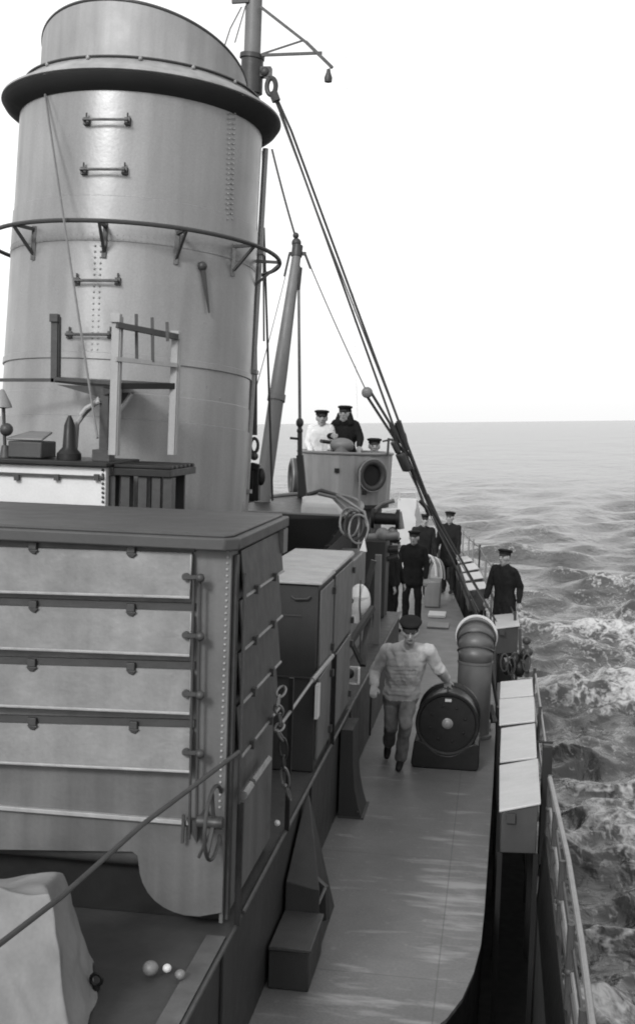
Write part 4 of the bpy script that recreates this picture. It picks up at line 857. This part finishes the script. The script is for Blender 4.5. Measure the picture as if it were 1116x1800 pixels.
def person(J, face, label, mats, base, voxel=.010, cap=True, cap_tilt=0, coat=False, beard=False, hood=False, cap_m=None, group=None, white_cap=False, bulk=1., peak=True):
    """J joints in world space; mats: top, legs"""
    C = []                                     # (a, b, ra, rb, region)
    f = Vector(face).normalized()
    def c(a, b, ra, rb, reg): C.append((Vector(a), Vector(b), ra, rb, reg))
    shL, shR, hpL, hpR = J['shL'], J['shR'], J['hpL'], J['hpR']
    mid = (shL+shR)/2; pel = (hpL+hpR)/2; sd_ = (shL-shR).normalized(); up = (mid-pel).normalized(); fw = sd_.cross(up); 
    if fw.dot(f) < 0: fw = -fw
    ch = lerp(pel, mid, .68); wa = lerp(pel, mid, .33)
    ts = [0, .2, .35, .6, .8, .95]; ws = [.085, .076, .072, .092, .105, .085]; rs_ = [.110, .122, .112, .116, .112, .088] if bulk > 1 else [.116, .108, .105, .116, .112, .088]
    for t in np.linspace(0, .95, 14):
        w = float(np.interp(t, ts, ws)); r0 = float(np.interp(t, ts, rs_))*bulk; q = lerp(pel, mid, t)
        c(q+sd_*w*bulk, q-sd_*w*bulk, r0, r0, 'legs' if (t < .08 and not coat) else 'top')
    c(mid+sd_*.15, mid+sd_*.03+up*.05, .068, .066, 'top'); c(mid-sd_*.15, mid-sd_*.03+up*.05, .068, .066, 'top')
    for q in (shL, shR): c(lerp(q, mid, .05)+up*.0, lerp(ch, q, .45), .078*bulk, .095*bulk, 'top')
    for s, sh, el, wr in ((1, shL, J['elL'], J['wrL']), (-1, shR, J['elR'], J['wrR'])):
        c(sh, el, .074*bulk, .060*bulk, 'top'); c(el, lerp(el, wr, .88), .061*bulk, .048*bulk, 'top'); c(lerp(el, wr, .8), wr, .036, .029, 'skin')
        d = (wr-el).normalized(); hs = d.cross(fw if abs(d.dot(fw)) < .8 else up).normalized(); pn = hs.cross(d).normalized()
        gr_ = J.get('gripL' if s == 1 else 'gripR')
        if gr_: d = (d*.5+Vector(gr_)).normalized(); hs = (hs-d*hs.dot(d)).normalized(); pn = hs.cross(d).normalized()
        inn = pn if pn.dot(fw if not gr_ else V(0, 0, -1)) < 0 else -pn
        p1 = wr+d*.085
        for k in (-1, 0, 1): c(wr+hs*.016*k+d*.01, p1+hs*.026*k, .019, .016, 'skin')
        for k, (o_, L) in enumerate(((-.034, .066), (-.012, .078), (.012, .074), (.033, .058))):
            q0 = p1+hs*o_; q1 = q0+(d*.9+inn*.35).normalized()*L*.5; q2 = q1+(d*.5+inn*.85).normalized()*L*.5
            c(q0, q1, .0105, .0095, 'skin'); c(q1, q2, .0095, .008, 'skin')
        t0 = wr+hs*-.03+d*.03; t1 = t0+(d*.7-hs*.7+inn*.25).normalized()*.045; c(t0, t1, .014, .012, 'skin'); c(t1, t1+(d*.9+inn*.4).normalized()*.03, .012, .009, 'skin')
    for hp_, kn, an, tk_ in ((hpL, J['knL'], J['anL'], 'toeL'), (hpR, J['knR'], J['anR'], 'toeR')):
        c(hp_, kn, .096*bulk, .070*bulk, 'legs'); c(kn, lerp(kn, an, .35)-f*.012, .07*bulk, .066*bulk, 'legs'); c(lerp(kn, an, .3)-f*.012, lerp(kn, an, .93), .067*bulk, .064*bulk, 'legs')
        te = J.get(tk_); te = Vector(te) if te is not None else an+f*.17-V(0, 0, .045)
        hd = (te-an); c(an-V(0, 0, .03)-f*.035, lerp(an, te, .55)-V(0, 0, .012), .043, .042, 'shoe'); c(lerp(an, te, .5)-V(0, 0, .015), te, .044, .034, 'shoe'); c(an+V(0, 0, .02), an-V(0, 0, .03), .045, .045, 'shoe')
    if coat:
        bt_ = J.get('hem', pel-V(0, 0, .2)); 
        for s in (-1, 1): c(pel+sd_*.075*s, Vector(bt_)+sd_*.085*s, .118, .128, 'top')
        c(Vector(bt_)+sd_*.08, Vector(bt_)-sd_*.08, .124, .124, 'top')
    hc_ = J['head']; hu = J.get('hup', V(0, 0, 1)).normalized(); hf = (f-hu*f.dot(hu)).normalized(); hs = hf.cross(hu)
    c(mid+up*.03, hc_-hu*.07-hf*.015, .062, .056, 'skin'); c(mid+up*.02+sd_*.04, mid+up*.05-sd_*.04, .075, .07, 'top')
    c(hc_+hu*.035-hf*.025, hc_+hu*.035+hf*.015, .083, .08, 'hair'); c(hc_+hf*.03+hu*.01, hc_-hu*.085+hf*.045, .068, .042, 'skin')
    c(hc_+hf*.03+hs*.028, hc_+hf*.03-hs*.028+hu*.0, .06, .06, 'skin'); c(hc_-hu*.07+hf*.03+hs*.025, hc_-hu*.07+hf*.03-hs*.025, .04, .04, 'skin' if not beard else 'hair')
    c(hc_+hf*.095+hu*.018, hc_+hf*.112-hu*.022, .011, .016, 'skin')
    for s in (-1, 1):
        c(hc_+hs*.083*s-hu*.025, hc_+hs*.085*s+hu*.02, .014, .016, 'skin'); c(hc_+hs*.033*s+hf*.085+hu*.018, hc_+hs*.036*s+hf*.085+hu*.018, .0105, .0105, 'eye')
        c(hc_+hs*.02*s+hf*.09+hu*.036, hc_+hs*.05*s+hf*.075+hu*.036, .009, .007, 'hair')
    c(hc_+hf*.092-hu*.06+hs*.02, hc_+hf*.092-hu*.06-hs*.02, .0075, .0075, 'lip')
    if hood:
        c(hc_-hf*.05+hu*.03, hc_-hf*.06-hu*.12, .105, .12, 'top'); c(hc_+hs*.08-hu*.02, hc_+hs*.1-hu*.14, .05, .07, 'top'); c(hc_-hs*.08-hu*.02, hc_-hs*.1-hu*.14, .05, .07, 'top')
    bm = bmesh.new()
    for a, b, ra2, rb2, reg in C: capsule(bm, a, b, ra2, rb2, 10 if ra2 < .02 else 16)
    me = bpy.data.meshes.new('tmp'); bm.to_mesh(me); bm.free()
    ob = bpy.data.objects.new('tmp', me); COL.objects.link(ob)
    r_ = ob.modifiers.new('r', 'REMESH'); r_.mode = 'VOXEL'; r_.voxel_size = voxel; r_.adaptivity = 0
    s_ = ob.modifiers.new('s', 'SMOOTH'); s_.factor = .5; s_.iterations = 4
    bpy.context.view_layer.update(); dg = bpy.context.evaluated_depsgraph_get()
    me2 = bpy.data.meshes.new_from_object(ob.evaluated_get(dg)); bpy.data.objects.remove(ob); bpy.data.meshes.remove(me)
    n_ = len(me2.vertices); co = np.empty(n_*3); me2.vertices.foreach_get('co', co); co = co.reshape(-1, 3)
    regs = ['top', 'legs', 'skin', 'hair', 'shoe', 'eye', 'lip']
    best = np.full(n_, 1e9); idx = np.zeros(n_, int)
    for a, b, ra2, rb2, reg in C:
        a = np.array(a); b = np.array(b); d = b-a; L = d.dot(d)
        t = np.clip(((co-a) @ d)/L, 0, 1) if L > 1e-9 else np.zeros(n_)
        dist = np.linalg.norm(co-a-t[:, None]*d, axis=1)-(ra2+(rb2-ra2)*t)
        k = dist < best; best[k] = dist[k]; idx[k] = regs.index(reg)
    nn = np.empty(n_*3); me2.vertices.foreach_get('normal', nn); nn = nn.reshape(-1, 3)
    for i in np.nonzero(idx < 2)[0]:
        p = Vector(co[i]); w_ = noise.noise(V(p.x*11+p.z*5, p.y*11, p.z*6-p.x*4))*.012*bulk+noise.noise(V(p.x*26-p.z*12, p.y*26, p.z*12))*.004+(abs(noise.noise(V(p.x*13+p.z*4, p.y*13, p.z*5-p.x*3)))-.2)*-.012
        co[i] += nn[i]*w_
    B_ = Vector(base)
    me2.vertices.foreach_set('co', (co-np.array(B_)).ravel())
    for q in (mats[0], mats[1], SKIN, HAIR, SHOE, EYEM, TROUS): me2.materials.append(q)
    lv = np.empty(len(me2.loops), np.int32); me2.loops.foreach_get('vertex_index', lv)
    ls = np.empty(len(me2.polygons), np.int32); me2.polygons.foreach_get('loop_start', ls)
    me2.polygons.foreach_set('material_index', idx[lv[ls]].astype(np.int32)); me2.polygons.foreach_set('use_smooth', np.ones(len(me2.polygons), bool))
    me2.update(); me2.name = 'person'
    o = bpy.data.objects.new('person', me2); COL.objects.link(o); o.location = B_; WM[o] = Matrix.Translation(B_)
    tag(o, label, 'person', group)
    if cap:
        t = cap_tilt; hu2 = (hu*math.cos(t)+hf*math.sin(t)).normalized(); cc = hc_+hu*.078-hf*.012
        q = hu2.to_track_quat('Z', 'Y')
        m = MB(); m.lathe([(0, .062), (.07, .06), (.115, .048), (.122, .034), (.116, .02), (.098, .008), (.096, -.028), (.09, -.03), (.085, 0), (0, .0)], cc, 28, axis=hu2)
        cp_ = m.out('cap', (cap_m or NAVY) if not white_cap else WCLOTH, o)
        m = MB(); n2 = 9; hs2 = hs; hf2 = (hf-hu2*hf.dot(hu2)).normalized()
        arc = [math.pi*(.15+.7*k/(n2-1)) for k in range(n2)]
        inn_ = [cc+(hs2*math.cos(a)+hf2*math.sin(a))*.094-hu2*.022 for a in arc]; out_ = [cc+(hs2*math.cos(a)*.96+hf2*math.sin(a)*1.25)*.1-hu2*.04 for a in arc]
        m.poly(inn_+out_+[p-hu2*.005 for p in inn_+out_], [(k, k+1, n2+k+1, n2+k) for k in range(n2-1)]+[(2*n2+k, 3*n2+k, 3*n2+k+1, 2*n2+k+1) for k in range(n2-1)]+[(n2+k, n2+k+1, 3*n2+k+1, 3*n2+k) for k in range(n2-1)])
        if peak: m.out('peak', SHOE, cp_)
        else: m.bm.free()
    return o
def stand(base, yaw, h=1.75, lean=0, arms=((.04, .05, -.3), (.04, .05, -.3)), arms2=None, legspread=.1, head_turn=0, hunch=0):
    """upright figure; yaw 0 faces the viewer (-Y)"""
    k = h/1.75; b = Vector(base); Rz = Matrix.Rotation(yaw, 3, 'Z')
    f = Rz @ V(0, -1, 0); s = Rz @ V(1, 0, 0)        # s: the figure's left, at the viewer's right
    P = lambda x, y, z: b+s*x*k+f*y*k+V(0, 0, z*k)
    J = dict(hpL=P(.09, lean*.3, .93), hpR=P(-.09, lean*.3, .93), shL=P(.19, lean, 1.43), shR=P(-.19, lean, 1.43), head=P(0, lean+.02+hunch, 1.64-hunch*.3),
             knL=P(legspread, .02, .5), knR=P(-legspread, .02, .5), anL=P(legspread, -.03, .085), anR=P(-legspread, -.03, .085))
    for n, sg, a in (('L', 1, arms[0]), ('R', -1, arms[1])):
        el = J['sh'+n]+(s*sg*a[0]+f*a[1]+V(0, 0, a[2]))*k; J['el'+n] = el
        w_ = (arms2[0 if sg == 1 else 1]) if arms2 else (.02, .08, -.25)
        J['wr'+n] = el+(s*sg*w_[0]+f*w_[1]+V(0, 0, w_[2]))*k
    hf = Matrix.Rotation(yaw+head_turn, 3, 'Z') @ V(0, -1, 0)
    return J, f, hf
# the walking man
Y0 = 13.6
J = dict(head=at(721, 1110, Y=Y0-.42), hup=V(0, -.3, 1), shL=at(753, 1143, Y=Y0-.26), shR=at(680, 1143, Y=Y0-.22), hpL=at(716, 1228, Y=Y0+.05), hpR=at(690, 1228, Y=Y0+.08),
         elL=at(772, 1177, Y=Y0-.16), wrL=at(783, 1207, Y=dy+.02), elR=at(659, 1180, Y=Y0-.1), wrR=at(657, 1206, Y=Y0-.32),
         gripL=V(.1, 0, -1))
J['knL'] = at(712, 1275, Y=Y0-.22); J['anL'] = at(704, 1334, Y=at(704, 1350, Z=0).y); J['toeL'] = J['anL']+V(-.01, -.17, -.045)
J['knR'] = at(687, 1278, Y=Y0+.02); J['anR'] = at(682, 1310, Y=Y0+.42); J['anR'].z = .15; J['toeR'] = J['anR']+V(.0, -.15, -.11)
J['anL'].z = max(J['anL'].z, .085); J['toeL'].z = .038
J['wrL'] = V(dx-.03, dy+.02, dz+dr_+.13)
person(J, (.06, -1, 0), 'man in pale work shirt and grey trousers walking, one hand on the black drum', (SHIRT, TROUS), V(J['hpL'].x, Y0, 0), .007, cap_tilt=.15, cap_m=NAVY, bulk=1.05)
# the dark sailor standing on the walkway
b = at(722, 1097, Z=0)
J, f, hf = stand(b, R(-6), 1.74, legspread=.12, arms=((.07, .02, -.29), (.09, .0, -.28)), arms2=((.0, .1, -.25), (.0, .05, -.26)))
J['hem'] = (J['hpL']+J['hpR'])/2-V(0, 0, .12)
person(J, f, 'sailor in dark jacket and peaked cap standing behind the walking man, facing the viewer', (NAVY, NAVY), b, coat=True)
b = at(686, 1112, Z=0)
J, f, hf = stand(b, R(75), 1.7, legspread=.1, arms=((.05, .05, -.28), (.05, .05, -.28)))
person(J, f, 'sailor in dark clothes half hidden at the left of the standing sailor, turned sideways', (NAVY, NAVY), b)
b = at(748, 1045, Z=0); b.y = 27.; b.x = at(745, 905, Y=27.).x
J, f, hf = stand(b, R(20), 1.78)
person(J, f, 'dark clothed sailor half hidden behind the crossing shrouds', (NAVY, NAVY), b, coat=True)
b = at(792, 1036, Z=0)
b = V(at(791, 905, Y=27.8).x, 27.8, .0)
J, f, hf = stand(b, R(-15), 1.80)
J['hem'] = (J['hpL']+J['hpR'])/2-V(0, 0, .25)
person(J, f, 'distant sailor in dark coat and round cap standing before the far rail posts', (NAVY, NAVY), b, coat=True, peak=False, cap_tilt=-.2)
b = V(at(890, 1000, Y=20.6).x, 20.6, 0)
J, f, hf = stand(b, R(-38), 1.75, lean=.05, arms=((.05, -.12, -.26), (.08, .04, -.27)), arms2=((.02, .05, -.25), (-.04, .12, -.22)), head_turn=0)
J['hem'] = (J['hpL']+J['hpR'])/2-V(0, 0, .2)
person(J, hf, 'sailor in dark jacket and flat cap leaning at the ship side behind the single locker', (NAVY, NAVY), b, coat=True, peak=False, cap_tilt=-.15)
# men on the gun platform
pz = gzb+.005
b = V(at(565, 745, Y=20.05).x, 20.05, pz)
hh = at(565, 726, Y=20.05).z-pz
J, f, hf = stand(b, R(14), hh*1.0, arms=((.06, .08, -.27), (.08, .04, -.28)), arms2=((-.1, .16, -.14), (-.06, .14, -.18)))
person(J, f, 'man in white shirt and dark flat cap on the left of the gun platform', (WCLOTH, NAVY), b)
b = V(at(607, 745, Y=20.15).x, 20.15, pz)
hh = at(607, 716, Y=20.15).z-pz
J, f, hf = stand(b, R(-8), hh, arms=((.13, .08, -.24), (.14, .1, -.22)), arms2=((.03, .2, -.16), (-.16, .2, .0)), hunch=.05)
person(J, f, 'bulky man in thick dark coat and dark cap hunched at the gun platform rim', (NAVY, NAVY), b, coat=True, hood=True)
b = V(at(660, 790, Y=20.45).x, 20.25, pz)
hh = at(660, 773, Y=20.25).z-pz
J, f, hf = stand(b, R(-25), 1.7)
dz_ = hh-1.75; k_ = V(0, 0, hh-1.72)
J = dict(hpL=b+V(.09, .15, .45), hpR=b+V(-.09, .15, .45), shL=b+V(.18, 0, hh-.32), shR=b+V(-.18, 0, hh-.32), head=b+V(0, -.04, hh-.11), knL=b+V(.12, -.2, .5), knR=b+V(-.12, -.2, .5), anL=b+V(.12, -.1, .085), anR=b+V(-.12, -.1, .085),
         elL=b+V(.24, -.1, hh-.55), elR=b+V(-.24, -.1, hh-.55), wrL=b+V(.12, -.28, hh-.5), wrR=b+V(-.12, -.28, hh-.5))
person(J, (.2, -1, 0), 'crouching man whose dark cap just shows over the right of the gun platform', (WCLOTH, NAVY), b, peak=False)
